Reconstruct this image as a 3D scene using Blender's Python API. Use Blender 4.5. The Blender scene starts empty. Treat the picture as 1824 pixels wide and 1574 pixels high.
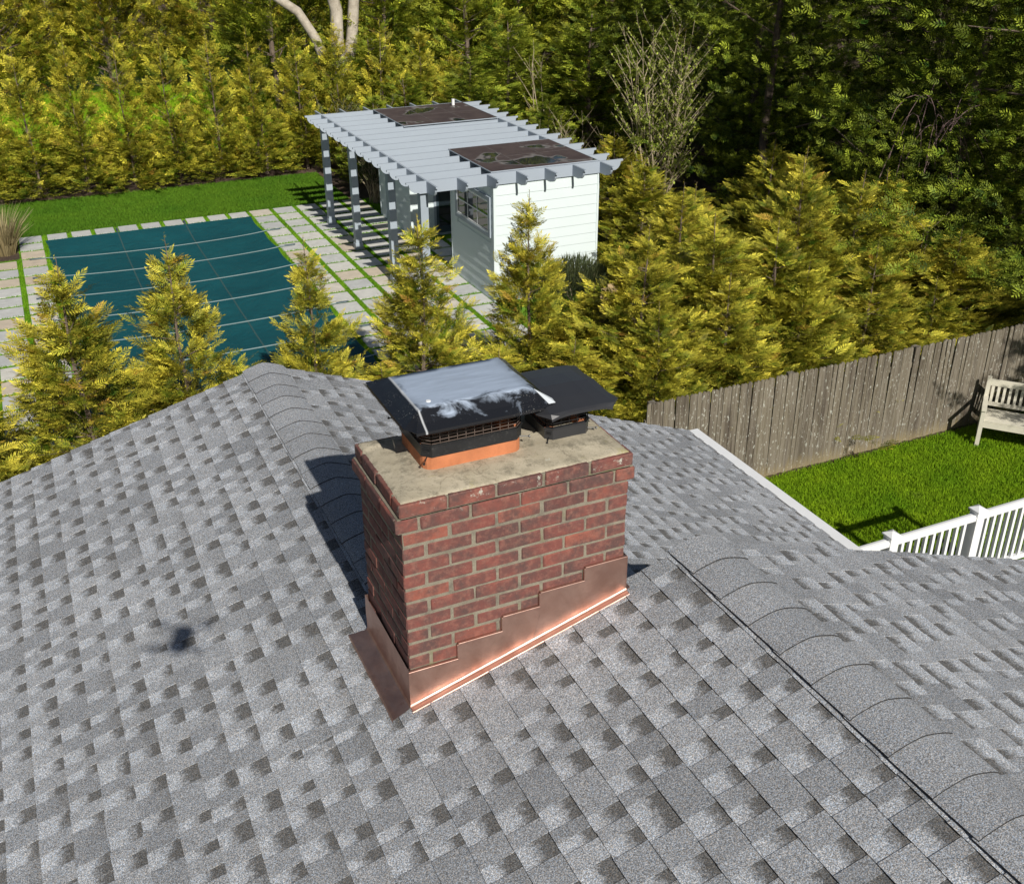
import bpy, bmesh, math, random
import numpy as np
from mathutils import Vector, Matrix

# ------------------------------------------------------------------ camera, sky, sun, exposure
SC = bpy.context.scene
COL = SC.collection
CAM = Vector((-1.0429, -3.3240, 2.0725))
YAW, PIT, ROL = 0.4271, 0.4812, -0.0050
fw = Vector((math.sin(YAW)*math.cos(PIT), math.cos(YAW)*math.cos(PIT), -math.sin(PIT)))
rt = Vector((math.cos(YAW), -math.sin(YAW), 0)); up = rt.cross(fw)
rt2 = rt*math.cos(ROL) + up*math.sin(ROL); up2 = -rt*math.sin(ROL) + up*math.cos(ROL)
cam = bpy.data.objects.new('camera', bpy.data.cameras.new('camera'))
COL.objects.link(cam)
M = Matrix((rt2, up2, -fw)).transposed().to_4x4(); M.translation = CAM
cam.matrix_world = M
cam.data.sensor_fit = 'HORIZONTAL'; cam.data.sensor_width = 36; cam.data.lens = 1889.2*36/1824
cam.data.clip_start = 0.05; cam.data.clip_end = 1000
SC.camera = cam
SUN = Vector((-0.024, -0.807, 0.589)).normalized()
W = bpy.data.worlds.new('World'); SC.world = W; W.use_nodes = True
wn = W.node_tree.nodes; bg = wn['Background']
sky = wn.new('ShaderNodeTexSky'); sky.sky_type = 'NISHITA'; sky.sun_disc = False
sky.sun_elevation = math.asin(SUN.z); sky.sun_rotation = math.atan2(SUN.x, SUN.y)
W.node_tree.links.new(sky.outputs[0], bg.inputs[0]); bg.inputs[1].default_value = 0.042
sl = bpy.data.lights.new('sun', 'SUN'); sl.energy = 5.0; sl.angle = math.radians(0.53); sl.color = (1.0, 0.955, 0.88)
so = bpy.data.objects.new('sun', sl); COL.objects.link(so); so.rotation_euler = SUN.to_track_quat('Z', 'Y').to_euler()
SC.view_settings.view_transform = 'Standard'; SC.view_settings.look = 'None'
SC.view_settings.exposure = 0.0; SC.view_settings.gamma = 1.0; SC.view_settings.use_curve_mapping = False
SC.cycles.max_bounces = 6; SC.cycles.diffuse_bounces = 3; SC.cycles.glossy_bounces = 3; SC.cycles.transparent_max_bounces = 6

rnd = random.Random(7)
G = -5.6          # level of the yard

# ------------------------------------------------------------------ material helper
class NT:
    def __init__(s, name, rough=0.7, metal=0.0, spec=0.5):
        s.m = bpy.data.materials.new(name); s.m.use_nodes = True
        s.t = s.m.node_tree; s.b = s.t.nodes['Principled BSDF']
        s.b.inputs['Roughness'].default_value = rough; s.b.inputs['Metallic'].default_value = metal
        s.b.inputs['Specular IOR Level'].default_value = spec
    def n(s, typ, **kw):
        nd = s.t.nodes.new(typ)
        for k, v in kw.items():
            if k.startswith('i_'): nd.inputs[int(k[2:])].default_value = v
            else: setattr(nd, k, v)
        return nd
    def l(s, a, b): s.t.links.new(a, b)
    def coord(s, which='Object', scale=(1, 1, 1), rot=(0, 0, 0)):
        c = s.n('ShaderNodeTexCoord'); mp = s.n('ShaderNodeMapping')
        mp.inputs['Scale'].default_value = scale; mp.inputs['Rotation'].default_value = rot
        s.l(c.outputs[which], mp.inputs[0]); return mp.outputs[0]
    def noise(s, vec, scale, detail=3, rough=0.6, dist=0.0):
        nd = s.n('ShaderNodeTexNoise'); nd.inputs['Scale'].default_value = scale
        nd.inputs['Detail'].default_value = detail; nd.inputs['Roughness'].default_value = rough
        nd.inputs['Distortion'].default_value = dist
        s.l(vec, nd.inputs['Vector']); return nd.outputs[0]
    def ramp(s, fac, stops):
        r = s.n('ShaderNodeValToRGB'); e = r.color_ramp.elements
        while len(e) < len(stops): e.new(0.5)
        for i, (p, c) in enumerate(stops):
            e[i].position = p; e[i].color = (c, c, c, 1) if isinstance(c, (int, float)) else (*c, 1)
        s.l(fac, r.inputs[0]); return r.outputs[0]
    def mix(s, f, a, b, mode='MIX'):
        m = s.n('ShaderNodeMix', data_type='RGBA', blend_type=mode)
        for v, k in ((f, 0), (a, 6), (b, 7)):
            if isinstance(v, (int, float)):
                m.inputs[k].default_value = v if k == 0 else (v, v, v, 1)
            elif isinstance(v, tuple): m.inputs[k].default_value = (*v, 1)
            else: s.l(v, m.inputs[k])
        return m.outputs[2]
    def math(s, op, a, b=0.0, clamp=False):
        m = s.n('ShaderNodeMath', operation=op, use_clamp=clamp)
        for v, k in ((a, 0), (b, 1)):
            if isinstance(v, (int, float)): m.inputs[k].default_value = v
            else: s.l(v, m.inputs[k])
        return m.outputs[0]
    def bump(s, h, strength=0.3, dist=0.01):
        b = s.n('ShaderNodeBump'); b.inputs['Strength'].default_value = strength; b.inputs['Distance'].default_value = dist
        s.l(h, b.inputs['Height']); s.l(b.outputs[0], s.b.inputs['Normal'])
    def col(s, c):
        if isinstance(c, tuple): s.b.inputs['Base Color'].default_value = (*c, 1)
        else: s.l(c, s.b.inputs['Base Color'])
    def rough(s, c): s.l(c, s.b.inputs['Roughness'])

def painted(name, c, rough=0.5, var=0.12, scale=3, bump=0.05, dirt=None):
    t = NT(name, rough); v = t.coord()
    n1 = t.noise(v, scale, 5, .65)
    c1 = t.mix(t.ramp(n1, [(.3, 0.0), (.75, 1.0)]), tuple(x*(1-var) for x in c), tuple(min(1, x*(1+var*.6)) for x in c))
    if dirt:
        n2 = t.noise(v, scale*4, 6, .7)
        c1 = t.mix(t.ramp(n2, [(.55, 0.0), (.75, .5)]), c1, dirt)
    t.col(c1); t.bump(t.noise(v, scale*30, 3), bump, .004)
    return t.m

# ---- shingles: granules over a tone held by each piece
def mat_shingle():
    t = NT('asphalt_shingle', 0.88, spec=0.35); v = t.coord()
    uv = t.n('ShaderNodeUVMap', uv_map='UVMap'); sx = t.n('ShaderNodeSeparateXYZ'); t.l(uv.outputs[0], sx.inputs[0])
    at = t.n('ShaderNodeAttribute', attribute_name='tone'); sp = t.n('ShaderNodeSeparateColor'); t.l(at.outputs['Color'], sp.inputs[0])
    kind, ra, rb = sp.outputs[0], sp.outputs[1], sp.outputs[2]
    wob = t.math('MULTIPLY', t.math('SUBTRACT', t.noise(v, 34, 4, .8), .5), .85)
    u = t.math('ADD', sx.outputs[0], wob)
    # lower layer: pale granules near the butt, dark blend towards the course above
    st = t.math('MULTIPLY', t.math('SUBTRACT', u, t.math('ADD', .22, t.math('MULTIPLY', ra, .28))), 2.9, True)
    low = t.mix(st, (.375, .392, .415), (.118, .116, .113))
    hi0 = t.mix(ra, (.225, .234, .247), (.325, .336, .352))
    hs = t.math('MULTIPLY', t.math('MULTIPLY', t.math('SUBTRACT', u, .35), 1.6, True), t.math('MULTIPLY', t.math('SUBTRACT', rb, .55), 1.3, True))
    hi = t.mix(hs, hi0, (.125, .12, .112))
    base = t.mix(kind, low, hi)
    g1 = t.ramp(t.noise(v, 190, 2, .9), [(.34, .30), (.5, .95), (.66, 2.15)])
    g2 = t.ramp(t.noise(v, 620, 1, .6), [(.34, .6), (.66, 1.45)])
    base = t.mix(1.0, base, g1, 'MULTIPLY'); base = t.mix(1.0, base, g2, 'MULTIPLY')
    tint = t.ramp(t.noise(v, 260, 1, .5), [(.36, (.80, .95, 1.14)), (.5, (1, 1, 1)), (.64, (1.16, 1.0, .84))])
    base = t.mix(.8, base, tint, 'MULTIPLY')
    big = t.ramp(t.noise(v, 1.1, 4, .6), [(.3, .88), (.7, 1.1)])
    base = t.mix(1.0, base, big, 'MULTIPLY')
    base = t.mix(t.math('GREATER_THAN', sx.outputs[0], 2.0), base, (.035, .034, .034))     # cut edges of bare asphalt
    t.col(base); t.bump(t.noise(v, 260, 3, .8), .5, .0025)
    return t.m
def mat_brick():
    t = NT('red_brick', 0.85); v = t.coord()
    oi = t.n('ShaderNodeObjectInfo')
    geo = t.n('ShaderNodeNewGeometry').outputs['Position']
    c = t.ramp(oi.outputs['Random'], [(0, (.13, .050, .044)), (.2, (.19, .064, .052)), (.5, (.225, .070, .055)), (.85, (.26, .080, .058)), (1, (.34, .105, .068))])
    c = t.mix(t.ramp(t.noise(geo, 7, 5, .7), [(.38, 0.0), (.60, .9)]), c, (.10, .058, .052))
    c = t.mix(t.ramp(t.noise(geo, 32, 5, .7), [(.48, 0.0), (.74, .65)]), c, (.36, .165, .12))
    c = t.mix(t.ramp(t.noise(geo, 85, 4, .7), [(.66, 0.0), (.72, .75)]), c, (.42, .36, .30))
    hd = t.n('ShaderNodeSeparateXYZ'); t.l(geo, hd.inputs[0])
    top = t.math('MULTIPLY', t.math('ADD', hd.outputs[2], .11), 12, True)      # lichen lives on the top course
    li = t.math('MULTIPLY', top, t.ramp(t.noise(geo, 17, 6, .8), [(.60, 0.0), (.66, 1.0)]))
    c = t.mix(li, c, (.50, .50, .42))
    t.col(c); t.bump(t.noise(geo, 75, 7, .8), .8, .007); return t.m
def mat_mortar():
    t = NT('mortar', 0.95); v = t.coord()
    c = t.mix(t.ramp(t.noise(v, 10, 5, .7), [(.35, 0.0), (.7, 1.0)]), (.25, .22, .165), (.38, .345, .26))
    c = t.mix(t.ramp(t.noise(v, 6, 3, .7), [(.58, 0.0), (.7, .6)]), c, (.20, .20, .06))
    c = t.mix(t.ramp(t.noise(v, 8.5, 6, .8), [(.5, 0.0), (.62, .65)]), c, (.13, .115, .095))
    c = t.mix(t.ramp(t.noise(v, 260, 2, .8), [(.4, .5), (.6, 0.0)]), c, (.14, .12, .09))
    t.col(c); t.bump(t.noise(v, 200, 5, .8), .8, .006); return t.m
def mat_crown():
    t = NT('cement_crown', 0.92); v = t.coord()
    c = t.mix(t.ramp(t.noise(v, 6, 6, .65), [(.3, 0.0), (.7, 1.0)]), (.34, .295, .21), (.55, .49, .37))
    c = t.mix(t.ramp(t.noise(v, 11, 8, .78), [(.49, 0.0), (.62, .85)]), c, (.20, .18, .13))
    c = t.mix(t.ramp(t.noise(v, 5.5, 6, .75, .6), [(.58, 0.0), (.68, .7)]), c, (.34, .30, .12))
    c = t.mix(t.ramp(t.noise(v, 19, 7, .8), [(.62, 0.0), (.68, .8)]), c, (.50, .50, .42))
    c = t.mix(t.ramp(t.noise(v, 140, 3, .7), [(.62, 0.0), (.68, .8)]), c, (.12, .10, .07))
    vo = t.n('ShaderNodeTexVoronoi', feature='DISTANCE_TO_EDGE'); vo.inputs['Scale'].default_value = 3.1
    wv = t.n('ShaderNodeVectorMath', operation='ADD'); t.l(v, wv.inputs[0])
    nz = t.n('ShaderNodeTexNoise'); nz.inputs['Scale'].default_value = 7; nz.inputs['Detail'].default_value = 5; t.l(v, nz.inputs[0])
    sc = t.n('ShaderNodeVectorMath', operation='SCALE'); sc.inputs['Scale'].default_value = .16; t.l(nz.outputs['Color'], sc.inputs[0]); t.l(sc.outputs[0], wv.inputs[1])
    t.l(wv.outputs[0], vo.inputs['Vector'])
    c = t.mix(t.ramp(vo.outputs['Distance'], [(.0, .55), (.006, 0.0)]), c, (.15, .12, .08))
    t.col(c); t.bump(t.noise(v, 45, 8, .8), .7, .006); return t.m
def mat_copper():
    t = NT('copper_sheet', 0.28, .93); v = t.coord()
    c = t.mix(t.ramp(t.noise(v, 5, 5, .7, .5), [(.35, 0.0), (.7, 1.0)]), (.46, .28, .225), (.62, .42, .345))
    c = t.mix(t.ramp(t.noise(v, 22, 6, .8), [(.6, 0.0), (.7, .5)]), c, (.36, .16, .13))
    t.col(c)
    t.rough(t.ramp(t.noise(v, 9, 5, .7), [(.3, .36), (.7, .52)]))
    t.bump(t.noise(v, 7, 4, .6), .35, .006); return t.m
def mat_capmetal():
    t = NT('pale_centred_black_steel', 0.35, 0.0, .6); v = t.coord()
    ed = t.n('ShaderNodeUVMap', uv_map='UVMap'); sx = t.n('ShaderNodeSeparateXYZ'); t.l(ed.outputs[0], sx.inputs[0])
    # UV runs 0..1 over the lid: pale blue grey in the middle, black along the edges
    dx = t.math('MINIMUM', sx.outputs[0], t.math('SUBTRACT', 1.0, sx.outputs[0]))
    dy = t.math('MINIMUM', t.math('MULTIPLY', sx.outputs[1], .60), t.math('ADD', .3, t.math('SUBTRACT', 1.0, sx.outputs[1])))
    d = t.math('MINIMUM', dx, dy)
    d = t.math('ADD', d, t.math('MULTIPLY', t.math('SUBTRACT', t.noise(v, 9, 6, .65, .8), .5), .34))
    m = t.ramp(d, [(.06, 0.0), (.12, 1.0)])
    m = t.math('MULTIPLY', m, t.ramp(sx.outputs[0], [(.108, 0.0), (.118, 1.0)]))      # the left flange stays black up to the fold
    fold = t.ramp(sx.outputs[0], [(.106, 0.0), (.113, .8), (.116, .8), (.124, 0.0)])
    fl = t.ramp(t.noise(v, 130, 5, .8), [(.60, 0.0), (.67, .8)])
    fl = t.math('MULTIPLY', fl, t.ramp(t.noise(v, 6, 3, .6), [(.48, 0.0), (.6, 1.0)]))
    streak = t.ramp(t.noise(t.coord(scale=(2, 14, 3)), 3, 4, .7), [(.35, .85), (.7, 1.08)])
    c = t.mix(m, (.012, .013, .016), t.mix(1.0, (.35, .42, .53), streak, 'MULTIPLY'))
    c = t.mix(fl, c, (.5, .5, .46)); c = t.mix(fold, c, (.6, .62, .64)); t.col(c)
    t.rough(t.ramp(m, [(0, .26), (1, .5)])); t.bump(t.noise(v, 60, 4), .12, .003); return t.m
def mat_leaf(name, green, tip, trans=.35, autumn=None):
    t = NT(name, 0.62, spec=0.25); geo = t.n('ShaderNodeNewGeometry').outputs['Position']
    at = t.n('ShaderNodeAttribute', attribute_name='tone'); sp = t.n('ShaderNodeSeparateColor'); t.l(at.outputs['Color'], sp.inputs[0])
    oi = t.n('ShaderNodeObjectInfo')
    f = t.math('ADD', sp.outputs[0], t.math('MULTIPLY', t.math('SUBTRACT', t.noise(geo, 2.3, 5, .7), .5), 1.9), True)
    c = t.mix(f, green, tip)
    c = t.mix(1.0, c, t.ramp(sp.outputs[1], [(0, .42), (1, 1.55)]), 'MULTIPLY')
    if autumn: c = t.mix(t.math('MULTIPLY', t.ramp(sp.outputs[2], [(.975, 0.0), (.985, 1.0)]), .6), c, autumn)
    c = t.mix(1.0, c, oi.outputs['Color'], 'MULTIPLY')
    t.col(c)
    tr = t.n('ShaderNodeBsdfTranslucent'); t.l(c, tr.inputs[0]); ms = t.n('ShaderNodeMixShader'); ms.inputs[0].default_value = trans
    out = t.t.nodes['Material Output']; t.l(t.b.outputs[0], ms.inputs[1]); t.l(tr.outputs[0], ms.inputs[2]); t.l(ms.outputs[0], out.inputs[0])
    return t.m
def mat_grass(name, a, b, scale=.9):
    t = NT(name, 0.7, spec=.2); geo = t.n('ShaderNodeNewGeometry').outputs['Position']
    c = t.mix(t.ramp(t.noise(geo, scale, 6, .7), [(.3, 0.0), (.7, 1.0)]), a, b)
    c = t.mix(1.0, c, t.ramp(t.noise(geo, 14, 4, .8), [(.3, .6), (.7, 1.35)]), 'MULTIPLY')
    c = t.mix(t.ramp(t.noise(geo, 2.2, 5, .75), [(.62, 0.0), (.78, .55)]), c, (.22, .24, .06))
    t.col(c); t.bump(t.noise(geo, 70, 4, .8), .8, .03); return t.m
def mat_soil():
    t = NT('soil', 0.95); v = t.coord()
    c = t.mix(t.ramp(t.noise(v, 1.5, 6, .7), [(.3, 0.0), (.7, 1.0)]), (.055, .036, .024), (.15, .095, .06))
    c = t.mix(t.ramp(t.noise(v, 30, 4, .8), [(.55, 0.0), (.7, .7)]), c, (.24, .17, .10))
    t.col(c); t.bump(t.noise(v, 25, 6, .8), 1, .05); return t.m
def mat_fence():
    t = NT('weathered_cedar', 0.9); geo = t.n('ShaderNodeNewGeometry').outputs['Position']; oi = t.n('ShaderNodeObjectInfo')
    mp = t.n('ShaderNodeMapping'); mp.inputs['Scale'].default_value = (40, 40, 1.6); t.l(geo, mp.inputs[0])
    c = t.mix(oi.outputs['Random'], (.070, .055, .034), (.15, .125, .082))
    c = t.mix(t.ramp(t.noise(mp.outputs[0], 1, 5, .7), [(.35, 0.0), (.72, 1.0)]), c, (.25, .22, .175))
    mp2 = t.n('ShaderNodeMapping'); mp2.inputs['Scale'].default_value = (9, 9, .8); t.l(geo, mp2.inputs[0])
    c = t.mix(t.ramp(t.noise(mp2.outputs[0], 1, 4, .6), [(.5, 0.0), (.7, .75)]), c, (.062, .047, .035))
    mp3 = t.n('ShaderNodeMapping'); mp3.inputs['Scale'].default_value = (34, 34, 15); t.l(geo, mp3.inputs[0])
    c = t.mix(t.ramp(t.noise(mp3.outputs[0], 1.0, 5, .65), [(.595, 0.0), (.65, .9)]), c, (.46, .46, .40))
    sp = t.n('ShaderNodeSeparateXYZ'); t.l(geo, sp.inputs[0])
    lo = t.math('MULTIPLY', t.math('SUBTRACT', -5.15, t.math('ADD', sp.outputs[2], t.math('MULTIPLY', t.noise(mp.outputs[0], 1, 3), .5))), 2.2, True)
    c = t.mix(lo, c, (.33, .26, .12))         # algae and splash stain along the foot of the boards
    t.col(c); t.bump(t.noise(mp.outputs[0], 2, 4), .5, .006); return t.m
def mat_paver():
    t = NT('bluestone_paver', 0.85); v = t.coord(); oi = t.n('ShaderNodeObjectInfo')
    geo = t.n('ShaderNodeNewGeometry').outputs['Position']
    c = t.ramp(oi.outputs['Random'], [(0, (.46, .47, .46)), (.45, (.56, .56, .53)), (.72, (.62, .60, .54)), (.9, (.56, .48, .37)), (1, (.50, .41, .32))])
    c = t.mix(1.0, c, t.ramp(t.noise(geo, 5, 6, .7), [(.3, .84), (.7, 1.1)]), 'MULTIPLY')
    c = t.mix(t.ramp(t.noise(geo, 2.6, 5, .7), [(.6, 0.0), (.72, .35)]), c, (.30, .28, .24))
    t.col(c); t.bump(t.noise(geo, 60, 5), .3, .006); return t.m
def mat_membrane():
    t = NT('brown_roof_membrane', 0.6); geo = t.n('ShaderNodeNewGeometry').outputs['Position']
    pd = t.noise(geo, .95, 3, .5, .3)
    m = t.ramp(pd, [(.585, 0.0), (.60, 1.0)])
    c = t.mix(t.ramp(t.noise(geo, 3, 6, .7), [(.35, 0.0), (.75, 1.0)]), (.055, .038, .036), (.10, .073, .066))
    rim = t.ramp(pd, [(.555, 0.0), (.58, .55), (.60, 0.0)])
    c = t.mix(rim, c, (.30, .29, .28))
    c = t.mix(t.ramp(t.noise(geo, 8, 6, .75), [(.6, 0.0), (.72, .35)]), c, (.30, .28, .26))
    c = t.mix(m, c, (.02, .025, .03)); t.col(c); t.rough(t.ramp(m, [(0, .62), (1, .03)])); return t.m
def mat_cover():
    t = NT('pool_cover_mesh', 0.75, spec=.25); geo = t.n('ShaderNodeNewGeometry').outputs['Position']
    c = t.mix(t.ramp(t.noise(geo, .7, 5, .7), [(.3, 0.0), (.7, 1.0)]), (.0025, .062, .078), (.006, .088, .104))
    c = t.mix(t.ramp(t.noise(geo, 1.8, 6, .75), [(.6, 0.0), (.8, .18)]), c, (.12, .16, .15))
    t.col(c); t.bump(t.noise(geo, 2.4, 6, .7, 1.2), .6, .10); return t.m
def mat_bark(name, a, b, sc=6):
    t = NT(name, 0.9); geo = t.n('ShaderNodeNewGeometry').outputs['Position']
    c = t.mix(t.ramp(t.noise(geo, sc, 6, .75), [(.35, 0.0), (.68, 1.0)]), a, b); t.col(c); t.bump(t.noise(geo, sc*5, 4), .6, .02); return t.m

MT = dict(
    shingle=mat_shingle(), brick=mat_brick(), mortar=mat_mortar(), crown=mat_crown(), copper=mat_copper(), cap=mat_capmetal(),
    black=painted('black_painted_steel', (.018, .019, .021), .42, .3, 20, .05, (.10, .10, .09)),
    grey=painted('matt_charcoal_steel', (.034, .035, .039), .36, .08, 8),
    wire=painted('rusty_wire', (.16, .12, .10), .5, .3, 40), screw=painted('screw_steel', (.35, .35, .35), .3),
    clay=painted('terracotta', (.56, .20, .085), .8, .25, 14, .4, (.30, .09, .05)),
    white=painted('white_vinyl', (.80, .81, .81), .35, .03, 2), gutter=painted('white_aluminium', (.78, .79, .80), .4, .05, 4),
    deckb=painted('roof_underlay', (.03, .03, .03), .9), housewall=painted('white_house_siding', (.7, .7, .68), .7),
    leaf=mat_leaf('golden_arborvitae_leaf', (.050, .110, .006), (.66, .56, .060), .08, (.50, .24, .05)),
    dleaf=mat_leaf('dark_green_conifer_leaf', (.022, .060, .004), (.30, .35, .030), .08),
    budleaf=mat_leaf('bud_leaf', (.26, .34, .05), (.46, .52, .10), .3),
    herb=mat_leaf('grey_green_needles', (.055, .075, .03), (.12, .13, .05), .2),
    straw=mat_leaf('dry_grass', (.30, .24, .12), (.50, .42, .24), .3),
    lawn=mat_grass('lawn_turf', (.13, .29, .004), (.30, .46, .010)), joint=mat_grass('turf_joint', (.10, .26, .006), (.19, .38, .012), 1.5),
    plawn=mat_grass('pool_lawn_turf', (.052, .15, .006), (.11, .22, .010), .5),
    soil=mat_soil(), fence=mat_fence(), newwood=painted('pale_new_wood', (.50, .36, .19), .8, .2, 10), paver=mat_paver(), membrane=mat_membrane(), cover=mat_cover(),
    strap=painted('grey_webbing', (.30, .40, .40), .8), seam=painted('cover_seam', (.035, .085, .085), .8),
    trim=painted('pale_grey_trim', (.36, .41, .47), .45, .04, 1.5), post=painted('grey_post_paint', (.34, .39, .44), .5, .05, 2),
    siding=painted('pale_siding', (.665, .745, .745), .6, .03, 1.2), bench=painted('cream_paint', (.70, .66, .54), .55, .10, 8),
    bark=mat_bark('cedar_bark', (.10, .07, .05), (.22, .17, .13)), pale=mat_bark('pale_bark', (.30, .26, .20), (.58, .52, .43), 3),
    twig=mat_bark('twig_bark', (.30, .24, .15), (.52, .43, .30)), cane=mat_bark('bramble_bark', (.16, .10, .10), (.28, .19, .18)),
    bag=painted('dark_trim', (.06, .09, .11), .5), drone=painted('drone_plastic', (.25, .25, .26), .4),
)
gt = NT('window_glass', 0.03, spec=1.0); gt.col((.012, .018, .022)); MT['glass'] = gt.m

# ------------------------------------------------------------------ object helpers
def tag(o, label=None, cat=None, group=None, kind=None):
    if label: o['label'] = label
    if cat: o['category'] = cat
    if group: o['group'] = group
    if kind: o['kind'] = kind
    return o
def empty(name, loc, rz=0):
    o = bpy.data.objects.new(name, None); COL.objects.link(o); o.location = loc; o.rotation_euler = (0, 0, rz); o.empty_display_size = .2
    return o
def link(name, me, mat=None, parent=None, mw=None):
    if mat is not None and not me.materials: me.materials.append(mat)
    o = bpy.data.objects.new(name, me); COL.objects.link(o)
    if parent is not None:
        o.parent = parent
        if mw is None: o.matrix_parent_inverse = parent_world(parent).inverted()
    if mw is not None: o.matrix_basis = mw
    return o
def parent_world(p):
    m = p.matrix_basis.copy()
    if p.parent is not None: m = parent_world(p.parent) @ p.matrix_parent_inverse @ m
    return m
def mesh_np(name, V, F, tone=None, uv=None, smooth=False):
    """V (n,3), F (m,k) uniform polygon size; tone per-vertex rgb; uv per-loop"""
    me = bpy.data.meshes.new(name); V = np.asarray(V, np.float32); F = np.asarray(F, np.int32); k = F.shape[1]
    me.vertices.add(len(V)); me.vertices.foreach_set('co', V.ravel())
    me.loops.add(F.size); me.loops.foreach_set('vertex_index', F.ravel())
    me.polygons.add(len(F)); me.polygons.foreach_set('loop_start', np.arange(0, F.size, k, dtype=np.int32))
    try: me.polygons.foreach_set('loop_total', np.full(len(F), k, np.int32))
    except Exception: pass
    me.polygons.foreach_set('use_smooth', np.full(len(F), bool(smooth)))
    if uv is not None:
        l = me.uv_layers.new(name='UVMap'); l.data.foreach_set('uv', np.asarray(uv, np.float32).ravel())
    if tone is not None:
        a = me.color_attributes.new('tone', 'FLOAT_COLOR', 'POINT'); t4 = np.ones((len(V), 4), np.float32); t4[:, :3] = tone
        a.data.foreach_set('color', t4.ravel())
    me.update(calc_edges=True); me.validate(); return me
class MB:
    """collects shapes in world space"""
    def __init__(s): s.bm = bmesh.new()
    def box(s, x0, x1, y0, y1, z0, z1, bev=0.0):
        return s.hexa([(x0, y0, z0), (x1, y0, z0), (x1, y1, z0), (x0, y1, z0), (x0, y0, z1), (x1, y0, z1), (x1, y1, z1), (x0, y1, z1)], bev)
    def hexa(s, p, bev=0.0):
        v = [s.bm.verts.new(q) for q in p]
        fs = [s.bm.faces.new([v[i] for i in f]) for f in ((3, 2, 1, 0), (4, 5, 6, 7), (0, 1, 5, 4), (1, 2, 6, 5), (2, 3, 7, 6), (3, 0, 4, 7))]
        if bev:
            es = set(e for f in fs for e in f.edges)
            bmesh.ops.bevel(s.bm, geom=list(es), offset=bev, segments=1, affect='EDGES', profile=.5)
        return s
    def bar(s, a, b, w, h, roll=Vector((0, 0, 1))):
        a = Vector(a); b = Vector(b); d = (b-a).normalized(); sd = d.cross(roll)
        sd = Vector((1, 0, 0)) if sd.length < 1e-4 else sd.normalized(); u = sd.cross(d)
        p = [q+sd*i*w/2+u*j*h/2 for q, (i, j) in ((a, (-1, -1)), (a, (1, -1)), (b, (1, -1)), (b, (-1, -1)), (a, (-1, 1)), (a, (1, 1)), (b, (1, 1)), (b, (-1, 1)))]
        return s.hexa(p)
    def tube(s, pts, rs, n=6, cap=True):
        rings = []; pts = [Vector(p) for p in pts]
        for i, p in enumerate(pts):
            d = (pts[min(i+1, len(pts)-1)]-pts[max(i-1, 0)]).normalized()
            a = d.cross(Vector((0, 0, 1)) if abs(d.z) < .9 else Vector((1, 0, 0))).normalized(); b = d.cross(a)
            r = rs[i] if hasattr(rs, '__len__') else rs
            rings.append([s.bm.verts.new(p+(a*math.cos(k*2*math.pi/n)+b*math.sin(k*2*math.pi/n))*r) for k in range(n)])
        for A, B in zip(rings, rings[1:]):
            for k in range(n): s.bm.faces.new((A[k], A[(k+1) % n], B[(k+1) % n], B[k]))
        if cap: s.bm.faces.new(rings[0][::-1]); s.bm.faces.new(rings[-1])
        return s
    def prism(s, prof, axis, a, b, off=0):
        """profile of 2D points extruded along axis from a to b"""
        def P(q, t): return {'x': (t, q[0], q[1]), 'y': (q[0], t, q[1]), 'z': (q[0], q[1], t)}[axis]
        A = [s.bm.verts.new(P(q, a)) for q in prof]; B = [s.bm.verts.new(P(q, b)) for q in prof]; n = len(prof)
        s.bm.faces.new(A); s.bm.faces.new(B[::-1])
        for i in range(n): s.bm.faces.new((A[i], B[i], B[(i+1) % n], A[(i+1) % n]))
        return s
    def loft(s, rings, close=False, cap=False):
        R = [[s.bm.verts.new(q) for q in r] for r in rings]; n = len(R[0])
        for A, B in zip(R, R[1:]):
            for k in range(n if close else n-1): s.bm.faces.new((A[k], A[(k+1) % n], B[(k+1) % n], B[k]))
        if cap: s.bm.faces.new(R[0][::-1]); s.bm.faces.new(R[-1])
        return s
    def mesh(s, name, smooth=False, uvf=None):
        bmesh.ops.recalc_face_normals(s.bm, faces=s.bm.faces[:])
        if uvf:
            l = s.bm.loops.layers.uv.new('UVMap')
            for f in s.bm.faces:
                for lp in f.loops: lp[l].uv = uvf(lp.vert.co)
        me = bpy.data.meshes.new(name); s.bm.to_mesh(me); s.bm.free()
        if smooth:
            for p in me.polygons: p.use_smooth = True
        return me
    def put(s, name, mat, parent=None, smooth=False, uvf=None): return link(name, s.mesh(name, smooth, uvf), mat, parent)

# ------------------------------------------------------------------ ground sheets
def sheet(name, x0, x1, y0, y1, z, mat, nx=1, ny=1):
    xs = np.linspace(x0, x1, nx+1); ys = np.linspace(y0, y1, ny+1); X, Y = np.meshgrid(xs, ys)
    V = np.stack([X.ravel(), Y.ravel(), np.full(X.size, z)], 1); F = []
    for j in range(ny):
        for i in range(nx): a = j*(nx+1)+i; F.append((a, a+1, a+nx+2, a+nx+1))
    return tag(link(name, mesh_np(name, V, F), mat), kind='structure')
def holed(name, x0, x1, y0, y1, a0, a1, b0, b1, z, mat):
    V = [(x, y, z) for y in (y0, b0, b1, y1) for x in (x0, a0, a1, x1)]; F = [(j*4+i, j*4+i+1, j*4+i+5, j*4+i+4) for j in range(3) for i in range(3) if (i, j) != (1, 1)]
    return tag(link(name, mesh_np(name, V, F), mat), kind='structure')
holed('ground', -400, 400, -400, 400, -.88, 4.08, 13.2, 24.5, G-.02, MT['soil'])
sheet('pool_lawn', -14, 7.05, 25.22, 28.75, G-.004, MT['plawn'])
sheet('far_lawn', -30, 14, 31.2, 60, G-.004, MT['lawn'])
sheet('side_lawn', 4.3, 22, -8, 7.38, G-.004, MT['lawn'])

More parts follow.
